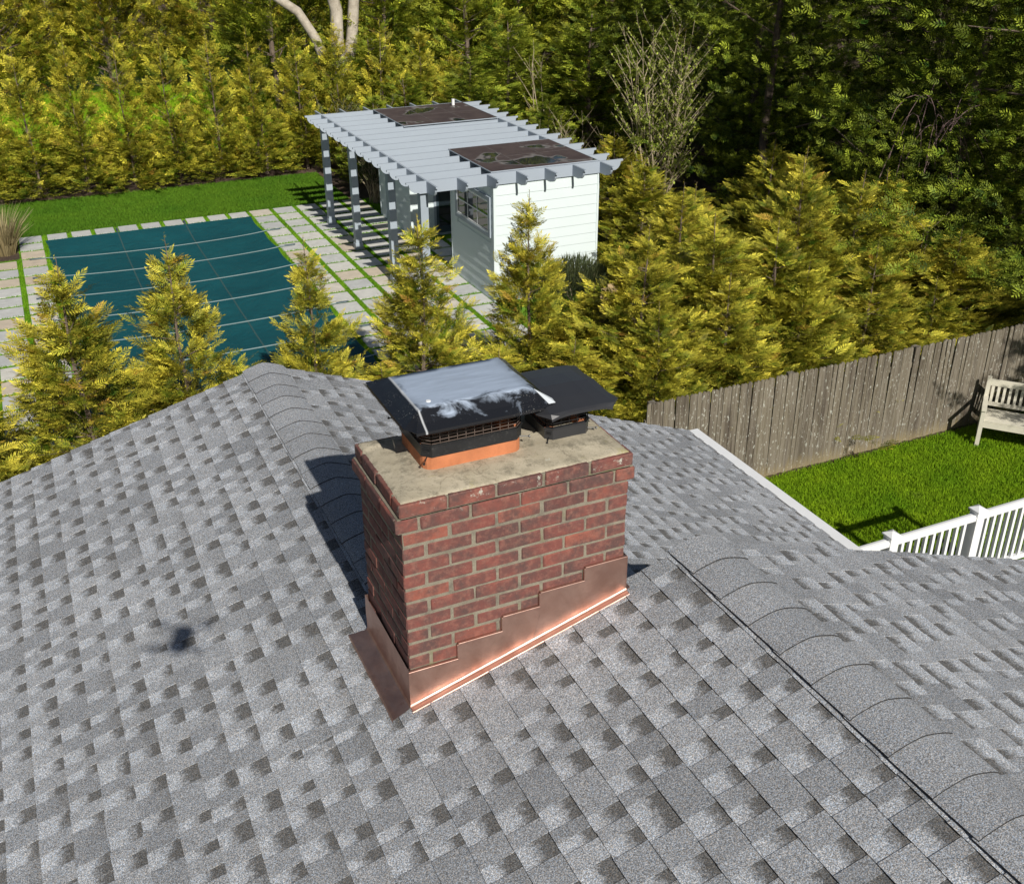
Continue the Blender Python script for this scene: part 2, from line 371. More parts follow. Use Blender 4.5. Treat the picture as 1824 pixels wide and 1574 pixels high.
def blades(name, regions, n, h, w, mat, seed, label):
    r = np.random.default_rng(seed); areas = np.array([(a[1]-a[0])*(a[3]-a[2]) for a in regions]); k = r.choice(len(regions), n, p=areas/areas.sum())
    R = np.array(regions)[k]; x = R[:, 0]+(R[:, 1]-R[:, 0])*r.random(n); y = R[:, 2]+(R[:, 3]-R[:, 2])*r.random(n)
    an = r.random(n)*np.pi*2; hh = h*(.55+.8*r.random(n)); ww = w*(.7+.6*r.random(n)); ln = hh*.7*r.random(n); la = r.random(n)*np.pi*2
    base = np.stack([x, y, np.full(n, G-.006)], 1); dx = np.stack([np.cos(an)*ww/2, np.sin(an)*ww/2, np.zeros(n)], 1)
    tip = base+np.stack([np.cos(la)*ln, np.sin(la)*ln, hh], 1)
    V = np.stack([base-dx, base+dx, tip], 1).reshape(-1, 3); F = np.arange(3*n).reshape(-1, 3)
    return tag(link(name, mesh_np(name, V, F), mat), label, 'grass', kind='stuff')

# ------------------------------------------------------------------ house
PL, AL = .285, -.989                       # left roof plane  z = AL + PL x
X1, X2 = .225, 1.425                        # the two ridges
Z1r, Z2r = AL+PL*X1, AL+PL*X2
Q1, Q2 = .357, .331                         # right slopes
Y1F, Y2F = 3.72, .055                       # far rakes
XE1, XE2, XL = 3.90, 4.7, -4.4; YN = -6.0
house = empty('house', (0, 0, G))
tag(house, 'low house under a grey asphalt shingle roof with two offset ridges', 'house')
def planeL(x): return AL+PL*x
def planeR1(x): return Z1r-Q1*(x-X1)
def planeR2(x): return Z2r-Q2*(x-X2)
roofb = MB()
T = .09
def slab(xa, xb, ya, yb, f, off=-.006):
    roofb.hexa([(xa, ya, f(xa)-T), (xb, ya, f(xb)-T), (xb, yb, f(xb)-T), (xa, yb, f(xa)-T), (xa, ya, f(xa)+off), (xb, ya, f(xb)+off), (xb, yb, f(xb)+off), (xa, yb, f(xa)+off)])
slab(XL, X1, Y2F-.01, Y1F-.02, planeL); slab(XL, X2, YN, Y2F-.012, planeL)
slab(X1+.002, XE1, -.5, Y1F-.02, planeR1); slab(X2+.002, XE2, YN, Y2F-.012, planeR2)
roof = roofb.put('roof', MT['deckb'], house)
# walls
wb = MB(); wb.box(-4.0, 3.6, .2, 3.5, G-.3, -2.35); wb.box(-4.0, 4.4, -5.7, .05, G-.3, -2.35)
wb.prism([(-4.0, -2.35), (3.6, -2.35), (3.6, planeR1(3.6)-T-.01), (X1, Z1r-T-.01), (-4.0, planeL(-4.0)-T-.01)], 'y', .21, 3.49)
wb.prism([(-3.99, -2.351), (4.39, -2.351), (4.39, planeR2(4.39)-T-.01), (X2, Z2r-T-.01), (-3.99, planeL(-3.99)-T-.01)], 'y', -5.69, -.02)
wb.put('wall', MT['housewall'], house)
# rake boards and gutter
def rake(pts, y0, y1):
    m = MB()
    for (xa, za), (xb, zb) in zip(pts, pts[1:]):
        m.hexa([(xa, y0, za-.20), (xb, y0, zb-.20), (xb, y1, zb-.20), (xa, y1, za-.20), (xa, y0, za-.012), (xb, y0, zb-.012), (xb, y1, zb-.012), (xa, y1, za-.012)])
    m.put('rake_board', MT['gutter'], house)
rake([(XL, planeL(XL)), (X1, Z1r), (XE1, planeR1(XE1))], Y1F-.018, Y1F+.0)
rake([(X1+.02, planeL(X1+.02)), (X2, Z2r), (XE2, planeR2(XE2))], Y2F-.010, Y2F+.006)
def gutter(x, z, y0, y1):
    m = MB(); p = [(x-.01, z-.012), (x-.01, z-.13), (x+.07, z-.13), (x+.075, z-.06), (x+.085, z-.02), (x+.085, z-.004), (x+.077, z-.004), (x+.074, z-.02), (x+.06, z-.118), (x+.0, z-.118), (x+.0, z-.012)]
    m.prism(p, 'y', y0, y1)
    m.box(x-.008, x+.083, y1, y1+.004, z-.13, z-.006); m.put('gutter', MT['gutter'], house)
    m2 = MB(); m2.box(x-.03, x+.087, y0, y1+.01, z+.001, z+.006); m2.put('drip_edge', MT['gutter'], house)
gutter(XE1, planeR1(XE1), Y2F+.02, Y1F-.02); gutter(XE2, planeR2(XE2), YN, Y2F-.02)

# shingles ----------------------------------------------------------
EXP = .1333
def proj(p):
    v = Vector(p)-CAM; z = v.dot(fw); return (912+1889.2*v.dot(rt2)/z, 787-1889.2*v.dot(up2)/z, z)
pieces = []          # (distance score, verts(8), uvs-tone)
def courses(xlo, xhi, sgn, f, y0, y1, seed, skip=None):
    """sgn +1: slope rises with x (left plane); -1: falls with x (right planes)"""
    r = random.Random(seed); slope = (f(1)-f(0)); nrm = Vector((-slope, 0, 1)).normalized()
    n = int(math.ceil((xhi-xlo)/EXP))
    for k in range(n):
        if sgn > 0: xb = xhi-(k+1)*EXP; xt = xb+EXP         # butt (lower edge), top
        else: xb = xlo+(k+1)*EXP; xt = xb-EXP
        if sgn > 0 and xb < xlo-EXP*.5: continue
        y = y0-r.random()*.3; tooth = r.random() < .5
        while y < y1:
            w = r.choice([.06, .075, .09, .11, .13]) if tooth else r.choice([.055, .07, .085, .10])
            if tooth and r.random() < .16: w += .08
            ya, yb = max(y, y0), min(y+w, y1); y += w
            if yb-ya > .008:
                tt = .0092 if tooth else .0066
                ext = xt+(xt-xb)*.06
                def P(x, yy, h): return Vector((x, yy, f(x)))+nrm*h
                wob = r.uniform(-.002, .002)
                xbb = xb+wob
                g = .0006
                vs = [P(xbb, ya+g, -.004), P(xbb, yb-g, -.004), P(ext, yb-g, -.006), P(ext, ya+g, -.006),
                      P(xbb, ya+g, tt), P(xbb, yb-g, tt+r.uniform(0, .001)), P(ext, yb-g, tt-.0066), P(ext, ya+g, tt-.0066)]
                c = (vs[4]+vs[6])/2
                pu, pv, pz = proj(c)
                vis = pz > .2 and -40 < pu < 1864 and -40 < pv < 1614 and not (skip and skip(c))
                pieces.append((pz/((yb-ya)**.5) if vis else 1e9, vs, 1.0 if tooth else 0.0, r.random(), r.random()))
            tooth = not tooth if r.random() > .07 else tooth
occl = lambda c: -.02 < c.x < 1.02 and -.02 < c.y < .6
courses(XL, 1.40, 1, planeL, YN, Y2F, 11, occl)
courses(XL, .20, 1, planeL, Y2F+.001, Y1F, 12, occl)
courses(X1+.02, XE1-.03, -1, planeR1, .0, Y1F, 13, occl)
courses(X2+.02, XE2-.03, -1, planeR2, YN, Y2F, 14)
UVQ = {0: (0, 0), 1: (0, 1), 2: (1, 1), 3: (1, 0), 4: (0, 0), 5: (0, 1), 6: (1, 1), 7: (1, 0)}
BF = [(3, 2, 1, 0), (4, 5, 6, 7), (0, 1, 5, 4), (1, 2, 6, 5), (2, 3, 7, 6), (3, 0, 4, 7)]
def shmesh(lst):
    V = []; F = []; T_ = []; U = []
    for _, vs, kd, ra, rb in lst:
        o = len(V); V += [tuple(v) for v in vs]; T_ += [(kd, ra, rb)]*8
        for q, f in enumerate(BF): F.append(tuple(o+i for i in f)); U += [UVQ[i] if q == 1 else ((3, 0) if q == 2 else (.2, .5)) for i in f]
    return mesh_np('shingle', V, F, T_, U)
pieces.sort(key=lambda p: p[0])
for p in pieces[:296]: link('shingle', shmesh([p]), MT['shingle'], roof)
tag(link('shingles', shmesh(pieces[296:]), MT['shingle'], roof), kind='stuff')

# ridge caps ----------------------------------------------------------
def ridge(xr, zr, ql, qr, y_near, y_far, pitch, rad, lift0, seed=3):
    r = random.Random(seed); n = int((y_far-y_near)/pitch)+1
    for k in range(n):
        ya = y_far-(k+1)*pitch+r.uniform(-.006, .006); yb = ya+pitch+.03
        if k == 0: yb = y_far+.01
        # exposed butt faces the camera side: near end raised over the next one
        V = []; T_ = []; U = []; N = 13; half = .150
        tone = (1.0, .45+.4*r.random(), r.random()*.4)
        rag = [r.uniform(-.003, .003) for _ in range(2)]
        for (y, lift) in ((ya, lift0), (ya+.0012, lift0), (yb, .0065)):
            for i in range(N):
                s = (i/(N-1)*2-1)*half
                x = xr+s*(.985)
                q = ql if s < 0 else qr
                z = zr-q*(math.sqrt(s*s+rad*rad)-rad)*1.0
                edge = max(0, abs(s)/half-.8)/.2
                z += lift+.006*(1-edge)
                V.append((x+rag[0]*(s < 0), y, z)); T_.append(tone); U.append((.1+.2*r.random(), .5))
        nv = len(V)
        for i in range(nv): V.append((V[i][0], V[i][1], V[i][2]-.005)); T_.append(tone); U.append((.2, .5))
        F = []
        for a in range(2):
            for i in range(N-1):
                q0 = a*N+i; F.append((q0, q0+1, q0+N+1, q0+N)); F.append((nv+q0, nv+q0+N, nv+q0+N+1, nv+q0+1))
        for i in range(N-1): F.append((nv+i, nv+i+1, i+1, i)); F.append((2*N+i, 2*N+i+1, nv+2*N+i+1, nv+2*N+i))
        for a in range(2):
            F.append((a*N, a*N+N, nv+a*N+N, nv+a*N)); F.append((a*N+N-1, nv+a*N+N-1, nv+a*N+2*N-1, a*N+2*N-1))
        UV = []
        for f in F: UV += [(.15, .5)]*4 if max(f) < nv and not (min(f) < 1e9 and all(q < 2*N for q in f) and min(f) < N) else [(3, 0)]*4
        link('ridge_cap', mesh_np('ridge_cap', V, F, T_, UV, smooth=False), MT['shingle'], roof)
ridge(X2, Z2r, PL, Q2, -5.9, Y2F+.01, .2035, .045, .0145, seed=5)
ridge(X1, Z1r, PL, Q1, .57, Y1F+.01, .2035, .022, .0115, seed=6)

# ------------------------------------------------------------------ chimney
chim = empty('chimney', (.503, .277, AL))
tag(chim, 'red brick chimney with tan cement crown and copper flashing at the roof ridge', 'chimney')
CW, CD, H_ = 1.006, .553, .0667
NROW = 18
mb = MB(); mb.box(.0035, CW-.0035, .0035, CD-.0035, -H_*NROW-.04, -.012); mb.box(-.001, CW+.005, -.001, CD+.001, -H_*1.05, -.006)
mb.box(-.015, CW+.018, -.001, CD+.009, -H_*1.97, -H_*.99); mb.put('mortar', MT['mortar'], chim)
brick_cache = {}
def brick(x0, x1, y0, y1, z0, z1):
    L = (round(x1-x0, 4), round(y1-y0, 4)); r = rnd; v = r.randrange(3)
    key = (L, v)
    if key not in brick_cache:
        b = MB(); b.box(-L[0]/2, L[0]/2, -L[1]/2, L[1]/2, -.0283, .0283, .0)
        rr = random.Random(v*7+int(L[0]*1e4))
        es = b.bm.edges[:]
        bmesh.ops.bevel(b.bm, geom=es, offset=.0038+.001*v, segments=1, affect='EDGES')
        for q in b.bm.verts: q.co += Vector((rr.uniform(-1, 1), rr.uniform(-1, 1), rr.uniform(-1, 1)))*.0011
        brick_cache[key] = b.mesh('brick')
    o = link('brick', brick_cache[key], MT['brick'], chim)
    o.location = ((x0+x1)/2+r.uniform(-.0022, .0022), (y0+y1)/2+r.uniform(-.0022, .0022), (z0+z1)/2+r.uniform(-.0012, .0012))
    o.rotation_euler = (r.gauss(0, .006), r.gauss(0, .008), r.gauss(0, .005))
J = .0105
for row in range(NROW):
    z1 = -row*H_-(.004 if row == 0 else .0048); z0 = z1-.0566
    ex0 = ex1 = ey = ey1 = 0.0
    if row == 0: ex0, ex1, ey, ey1 = .008, .013, .008, .010
    if row == 1: ex0, ex1, ey, ey1 = .024, .026, .008, .018
    xa, xb, ya, yb = -ex0, CW+ex1, -ey, CD+ey1
    n = 5; Lb = (xb-xa-J*(n-1))/n; hd = .0921
    if row % 2 == 0:
        for (yf0, yf1) in ((ya, ya+hd), (yb-hd, yb)):
            for k in range(n): brick(xa+k*(Lb+J), xa+k*(Lb+J)+Lb, yf0, yf1, z0, z1)
        ln = (yb-ya-2*hd-3*J)/2
        for xs0, xs1 in ((xa, xa+hd), (xb-hd, xb)):
            for k in range(2): y = ya+hd+J+k*(ln+J); brick(xs0, xs1, y, y+ln, z0, z1)
    else:
        Ls = (xb-xa-2*hd-5*J)/4
        for (yf0, yf1) in ((ya, ya+hd), (yb-hd, yb)):
            for k in range(4): x = xa+hd+J+k*(Ls+J); brick(x, x+Ls, yf0, yf1, z0, z1)
        ln = (yb-ya-2*J)/3
        for xs0, xs1 in ((xa, xa+hd), (xb-hd, xb)):
            for k in range(3): y = ya+k*(ln+J); brick(xs0, xs1, y, y+ln, z0, z1)
# cement crown, a rough sheet dished up towards the flues
nx, ny = 90, 52; V = []; F = []
rg = np.random.default_rng(4); bumps = [(rg.uniform(0, 1), rg.uniform(0, .55), rg.uniform(.03, .09), rg.uniform(-.0015, .0022)) for _ in range(70)]
for j in range(ny+1):
    for i in range(nx+1):
        x = -.001+(CW+.012)*i/nx; y = .0+(CD+.002)*j/ny
        ed = min(i/nx, 1-i/nx, j/ny*.55, (1-j/ny)*.55)
        z = -.001+.016*min(1, ed/.12)
        for bx, by, bs, ba in bumps: z += ba*math.exp(-((x-bx)**2+(y-by)**2)/bs**2)*min(1, ed/.03)
        if x < .10 and y > .46: z += .006*min(1, (y-.46)/.02)*min(1, (.10-x)/.02)
        if ed < .012:
            x += rg.uniform(-.002, .002); y += rg.uniform(-.002, .002); z -= .002
        if ed <= 0: z = -.013
        V.append((x, y, z))
for j in range(ny):
    for i in range(nx): a = j*(nx+1)+i; F.append((a, a+1, a+nx+2, a+nx+1))
link('crown', mesh_np('crown', V, F, smooth=True), MT['crown'], chim)
def rring(x0, x1, y0, y1, r, z, n=5):
    o = []
    for cx, cy, a0 in ((x1-r, y1-r, 0), (x0+r, y1-r, 90), (x0+r, y0+r, 180), (x1-r, y0+r, 270)):
        for k in range(n): a = math.radians(a0+90*k/(n-1)); o.append((cx+r*math.cos(a), cy+r*math.sin(a), z))
    return o
def tile(x0, x1, y0, y1, r, z0, z1):
    m = MB(); m.loft([rring(x0, x1, y0, y1, r, z0), rring(x0, x1, y0, y1, r, z1-.004), rring(x0+.004, x1-.004, y0+.004, y1-.004, r, z1), rring(x0+.02, x1-.02, y0+.02, y1-.02, r*.7, z1), rring(x0+.02, x1-.02, y0+.02, y1-.02, r*.7, z0-.05)], True)
    m.put('flue_tile', MT['clay'], chim, smooth=False)
tile(.168, .602, .176, .492, .05, .004, .112); tile(.732, .922, .214, .450, .04, .004, .060)

# copper flashing
def flash_front():
    edges = [(-.012, .212, -.800), (.212, .417, -.722), (.417, .592, -.648), (.592, .806, -.578), (.806, 1.016, -.512)]
    for i, (xa, xb, zt) in enumerate(edges):
        m = MB(); yo = -.0105-.0005*(i % 2); n = 7
        xbe = xb+(.02 if i < 4 else 0)
        shear = -.03 if i else 0
        rr = random.Random(i)
        def prof(x, ztop):
            zb = planeL(x)+.012; R = .016; o = [(x, yo, ztop), (x, yo-.0004, (ztop+zb)/2), (x, yo, zb+R)]
            for k in range(1, 6): a = math.pi/2*k/5; o.append((x, yo-R+R*math.cos(a), zb+R-R*math.sin(a)+.0015*math.sin(x*90+k)*0))
            o.append((x, yo-R-.016, zb-.0008)); o.append((x, yo-R-.019, zb-.003)); o.append((x, yo-R-.020, zb-.009)); return o
        rows = []
        for k in range(15):
            x = xa+(xbe-xa)*k/14; row = prof(x, zt); lowr = prof(x+shear*(k == 0), zt)
            row = [row[j] if j < 2 else lowr[j] for j in range(len(row))]
            row = [(p[0], p[1]+rr.uniform(-.0004, .0004), p[2]+rr.uniform(-.0003, .0003)) for j, p in enumerate(row)]
            rows.append(row)
        m.loft(rows)
        m.put('flashing', MT['copper'], chim, smooth=True)
        m2 = MB(); m2.box(xa+.001, xb-.001, yo-.006, yo+.012, zt-.003, zt+.004, .0015)
        if i < 4: m2.box(xb-.004, xb+.001, yo-.004, yo+.01, zt+.0055, edges[i+1][2]-.004, .001)
        m2.put('flashing_lip', MT['copper'], chim)
flash_front()
m = MB(); rows = []
rr = random.Random(9)
for k in range(16):
    y = -.020+(.575+.020)*k/15; zb = planeL(-.012)+.012; fl = .074
    rows.append([(-.0115, y, -.782), (-.0125+rr.uniform(-.001, .001), y, -.88), (-.012, y, zb+.012), (-.017, y, zb+.003), (-.024, y, planeL(-.024)+.0135)]
                + [(-.012-fl*s, y-.012*s+.03*s*(y/.57), planeL(-.012-fl*s)+.0132) for s in (.4, .7, .9)]
                + [(-.095, y-.015+.035*(y/.57), planeL(-.095)+.0165), (-.099, y-.016+.036*(y/.57), planeL(-.099)+.012), (-.100, y-.016+.036*(y/.57), planeL(-.1)+.002)])
m.loft(rows); m.put('flashing', MT['copper'], chim, smooth=False)
m = MB(); m.loft([[(-.012, CD+.012, -.78), (1.018, CD+.012, -.78)], [(-.012, CD+.012, -1.0), (X1, CD+.012, Z1r+.02), (1.018, CD+.012, planeR1(1.018)+.012)][0:3:2]]); m.put('flashing', MT['copper'], chim)
m = MB(); m.box(CW+.008, CW+.011, -.012, CD+.012, -1.24, -.512); m.put('flashing', MT['copper'], chim)
m = MB(); m.hexa([(1.016, -.014, planeL(1.016)+.010), (1.036, -.012, planeL(1.036)+.012), (1.036, .05, planeL(1.036)+.012), (1.018, .05, planeL(1.016)+.012), (1.016, -.014, planeL(1.016)+.014), (1.036, -.012, planeL(1.036)+.016), (1.036, .05, planeL(1.036)+.016), (1.018, .05, planeL(1.016)+.016)]); m.put('flashing', MT['copper'], chim)

# ------------------------------------------------------------------ the two caps
def cap_base(root, x0, x1, y0, y1, z0, z1, ztop, ch, mat, nv, nh, screwz, wire):
    m = MB()
    def ring(d, z): return [(x0+ch-d*0, y0-d, z), (x1-ch, y0-d, z), (x1+d, y0+ch, z), (x1+d, y1-ch, z), (x1-ch, y1+d, z), (x0+ch, y1+d, z), (x0-d, y1-ch, z), (x0-d, y0+ch, z)]
    m.loft([ring(0, z0), ring(0, z1), ring(.006, z1+.001), ring(.006, z1-.004)], True)
    m.loft([ring(-.012, z0), ring(-.012, z1)], True)
    m.put('base_band', mat, root)
    s = MB(); pts = ring(-.004, z1)
    for k in range(nh):
        z = z1+.004+(ztop-z1)*k/nh
        P = [(p[0], p[1], z) for p in pts]
        for a, b in zip(P, P[1:]+P[:1]): s.bar(a, b, .0022, .0022)
    for a, b in zip(pts, pts[1:]+pts[:1]):
        L = math.dist(a, b); c = max(1, int(L/nv))
        for k in range(c+1): q = Vector(a).lerp(Vector(b), k/c); s.bar(q, q+Vector((0, 0, ztop-z1)), .0022, .0022, Vector((1, 0, 0)))
    s.put('mesh_screen', wire, root)
    for (a, d) in (((x0+ch*.5, y0+ch*.5, screwz), (-.6, -.8, -.25)), ((x1-ch*.3, y0+ch*.6, screwz+.006), (.9, -.25, -.1)), ((x0, y1-ch*.5, screwz+.05), (-.95, .1, .12)), ((x1, y1-ch, screwz+.01), (.9, .3, 0))):
        q = MB(); d = Vector(d).normalized(); a = Vector(a); q.tube([a-d*.01, a+d*.032], .0022, 6); q.tube([a+d*.032, a+d*.035, a+d*.0351, a+d*.041], [.0022, .0045, .0052, .0052], 6); q.put('screw', MT['black'], root)
    q = MB()
    cx_, cy_ = x0+ch*.5, y0+ch*.5
    q.bar((cx_-ch*.3-.001, cy_+ch*.3-.003, z1-.017), (cx_+ch*.3-.001, cy_-ch*.3-.003, z1-.017), .004, .004); q.bar((cx_-ch*.3-.001, cy_+ch*.3-.003, z1-.026), (cx_+ch*.3-.001, cy_-ch*.3-.003, z1-.026), .004, .004)
    q.put('clip', MT['black'], root)
c1 = empty('flue_cowl', (.385, .334, .06)); tag(c1, 'large black flue cowl with pale centred lid on the clay flue', 'flue cowl', 'cowls on the chimney flues')
cap_base(c1, .165, .605, .170, .498, .074, .128, .246, .035, MT['black'], .034, 8, .070, MT['wire'])
IX0, IX1, IY0, IY1, ZT = .148, .630, .155, .500, .300
OX0, OX1, OY0, OY1, ZO = .076, .700, .070, .598, .246
m = MB(); g = 10
def lidpt(u, v):      # u,v in -1..1 of the flat top: slightly dished
    x = IX0+(IX1-IX0)*(u+1)/2; y = IY0+(IY1-IY0)*(v+1)/2; return (x, y, ZT+.003*(1-u*u)*(1-v*v))
R = [[lidpt(-1+2*i/g, -1+2*j/g) for i in range(g+1)] for j in range(g+1)]
m.loft(R)
def edge(inner, outer, curl):  # flange from inner edge to the turned down rim
    k = 8; rows = []
    for t in range(k+1):
        s = t/k; a = Vector(inner[0]).lerp(Vector(inner[1]), s); b = Vector(outer[0]).lerp(Vector(outer[1]), s)
        mid = a.lerp(b, .55)+Vector((0, 0, -.004)); rows.append([a, mid, b, b+Vector((curl[0]*.002, curl[1]*.002, -.010))])
    m.loft(rows)
NFL, NFR = (OX0+.030, OY0, ZO), (OX1-.058, OY0, ZO)
edge([(IX0, IY0, ZT), (IX1, IY0, ZT)], [NFL, NFR], (0, -1))
edge([(IX1, IY0, ZT), (IX1, IY1, ZT)], [(OX1, OY0+.055, ZO+.002), (OX1, OY1-.01, ZO)], (1, 0))
edge([(IX1, IY1, ZT), (IX0, IY1, ZT)], [(OX1-.03, OY1, ZO), (OX0+.03, OY1, ZO)], (0, 1))
edge([(IX0, IY1, ZT), (IX0, IY0, ZT)], [(OX0, OY1-.01, ZO), (OX0, OY0+.055, ZO)], (-1, 0))
# folded ears at the corners
def ear(i, a, b, tip):
    i, a, b, tip = map(Vector, (i, a, b, tip)); m.loft([[i, i], [a, tip], [tip, b]][1:2]+[[tip, b]]) if False else None
    v = [m.bm.verts.new(q) for q in (i, a, tip, b)]; m.bm.faces.new((v[0], v[1], v[2])); m.bm.faces.new((v[0], v[2], v[3]))
ear((IX1, IY0, ZT), (OX1, OY0+.055, ZO+.002), NFR, (OX1-.012, OY0+.012, ZO-.002))
ear((IX0, IY0, ZT), NFL, (OX0, OY0+.055, ZO), (OX0+.020, OY0+.026, ZO-.001))
ear((IX1, IY1, ZT), (OX1-.03, OY1, ZO), (OX1, OY1-.01, ZO), (OX1, OY1+.004, ZO-.004))
ear((IX0, IY1, ZT), (OX0, OY1-.01, ZO), (OX0+.03, OY1, ZO), (OX0, OY1+.01, ZO+.0))
bmesh.ops.remove_doubles(m.bm, verts=m.bm.verts[:], dist=.0003)
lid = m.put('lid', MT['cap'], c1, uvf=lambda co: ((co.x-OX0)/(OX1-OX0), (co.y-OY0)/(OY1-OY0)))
for p in lid.data.polygons: p.use_smooth = abs(p.normal.z) > .985
md = lid.modifiers.new('thickness', 'SOLIDIFY'); md.thickness = .0015; md.offset = -1
# the pale bent ear at the front right corner and rivets
q = MB(); A = Vector((IX1+.006, IY0-.005, ZT-.002)); B = Vector((OX1+.002, OY0+.050, ZO+.010)); C_ = Vector((OX1-.030, OY0+.012, ZO+.008)); D_ = Vector((OX1+.003, OY0+.020, ZO+.004))
v = [q.bm.verts.new(x) for x in (A, B, D_, C_)]; q.bm.faces.new((v[0], v[1], v[2])); q.bm.faces.new((v[0], v[2], v[3])); ea = q.put('bent_corner', painted('pale_corner_metal', (.62, .66, .70), .3), c1)
md = ea.modifiers.new('thickness', 'SOLIDIFY'); md.thickness = .0015
q = MB(); q.tube([(.21, .215, ZT), (.21, .215, ZT+.004)], [.011, .009], 12); q.put('rivet', MT['gutter'], c1)

c2 = empty('flue_cowl', (.83, .33, .03)); tag(c2, 'smaller plain charcoal flue cowl on the right side of the crown', 'flue cowl', 'cowls on the chimney flues')
cap_base(c2, .726, .934, .206, .455, .008, .068, .165, .026, MT['grey'], .035, 6, .024, MT['black'])
m = MB(); rows = []
for s, z in ((0, .178), (.03, .184), (.25, .196), (.5, .204), (.75, .196), (.97, .184), (1, .178)):
    y = .112+(.560-.112)*s
    x0 = .700 if s in (0,) else .655; x1 = .982 if s == 0 else 1.040
    if .2 < s < .8: x0, x1 = .668, 1.016
    if s > .9: x0, x1 = .655, 1.036
    rows.append([(x0+(x1-x0)*t, y+(.045 if (s == .03 and t in (0, 1)) else 0), z-(.016*abs(2*t-1)**4)) for t in (0, .12, .3, .5, .7, .88, 1)])
rows = [[(a[0], a[1]+.0, a[2]-.012) for a in rows[0]]]+rows+[[(a[0], a[1], a[2]-.012) for a in rows[-1]]]
m.loft(rows); l2 = m.put('lid', MT['grey'], c2); md = l2.modifiers.new('thickness', 'SOLIDIFY'); md.thickness = .0015; md.offset = -1

# small drain disc on the crown
# ------------------------------------------------------------------ drone whose shadow falls on the roof
dr = empty('drone', Vector((-.797, 1.187, -1.216))+SUN*5.80); dr.rotation_euler = (0, 0, -YAW)
tag(dr, 'small grey quadcopter hovering by the camera and casting its shadow on the shingles', 'drone')
def dput(m, n): o = link(n, m.mesh(n), MT['drone'], dr, Matrix.Identity(4)); return o
m = MB(); m.loft([rring(-.03, .03, -.09, -.085, .002, 0), rring(-.042, .042, -.085, .085, .02, -.022), rring(-.046, .046, -.09, .09, .02, 0), rring(-.036, .036, -.08, .08, .02, .026)], True, True); dput(m, 'body')
for sx in (-1, 1):
    for sy in (-1, 1):
        m = MB(); e = Vector((sx*.115, sy*.105, .012)); m.tube([(sx*.035, sy*.06, .005), e], [.009, .007], 6); m.tube([e+Vector((0, 0, -.02)), e+Vector((0, 0, .018))], .012, 8); dput(m, 'arm')
        m = MB(); m.bar(e+Vector((-.06, -.02, .022)), e+Vector((.06, .02, .022)), .013, .002); dput(m, 'rotor_blade')

# ------------------------------------------------------------------ pool and paving
pav = holed('pavement', -3.4, 9.7, 12.2, 25.21, -.88, 4.08, 13.2, 24.5, G-.008, MT['joint'])
pcache = {}
def paver(x0, x1, y0, y1):
    L = (round(x1-x0, 3), round(y1-y0, 3))
    if L not in pcache: b = MB(); b.box(-L[0]/2, L[0]/2, -L[1]/2, L[1]/2, -.03, .012, .004); pcache[L] = b.mesh('paver')
    o = link('paver', pcache[L], MT['paver'], pav); o.location = ((x0+x1)/2+rnd.uniform(-.004, .004), (y0+y1)/2+rnd.uniform(-.004, .004), G+rnd.uniform(-.002, .002)); o.rotation_euler = (0, 0, rnd.gauss(0, .004))
PX, PY = .645, .6655; strips = []
ytop = 25.19
PXX, PXY = 5.50, .53
rows_y = [ytop-k*PY for k in range(19)]
for k, y1 in enumerate(rows_y):
    y0 = y1-.565
    for c in range(-2, 6):
        x0 = 5.49+c*PX
        if x0+.53 > 7.31 and not (18.35 < y0 and y1 < 20.95): 
            if x0 > 7.3 or y1 < 15.8 or k < 0: pass
            elif True:
                if x0 < 7.25 and x0+.53 > 7.33: paver(x0, 7.30, y0, y1); strips.append((4.2, 7.3, y0-.1, y0)); continue
        if x0 > 7.2 and not (18.35 < y0 and y1 < 20.95): continue
        paver(x0, x0+.53, y0, y1)
    strips.append((4.2, 7.3, y0-.10, y0))
    for c in range(3):
        x1 = -1.0-c*PX*.99
        if c > 0 and k < 3: continue
        if k < 3 or c > 0 or True: paver(x1-.52, x1, y0, y1)
    strips.append((-2.9, -1.0, y0-.10, y0))
for c in range(9):
    x0 = -.86+c*PX*.875+.0
    if x0+.45 < 4.2: paver(x0, x0+.455, 24.68, 25.18)
for c in range(-2, 4): x0 = 5.49+c*PX+.53; strips.append((x0, x0+.115, 12.6, 25.15))
strips += [(-1.62, -1.53, 12.6, 23.3), (-2.27, -2.17, 12.6, 23.3), (-.96, 4.2, 24.58, 24.66), (-1.0, -.88, 13, 24.9), (4.12, 4.22, 13, 25)]
for c in range(9): strips.append((-.96+c*PX*.875, -.87+c*PX*.875, 24.66, 25.18))
blades('turf_joint', strips, 52000, .040, .016, MT['joint'], 5, 'bright green turf strips between the pool pavers')
blades('pool_grass', [(-6, 7.0, 25.22, 28.7)], 90000, .06, .026, MT['plawn'], 6, 'mown green grass between pool and clipped hedge')
blades('side_grass', [(4.6, 13.5, 2.2, 7.42)], 230000, .055, .013, MT['lawn'], 8, 'bright green grass in front of the weathered fence')
blades('far_grass', [(-4, 13, 31.3, 46)], 60000, .12, .06, MT['lawn'], 9, 'lit grass seen through the gaps of the hedge')

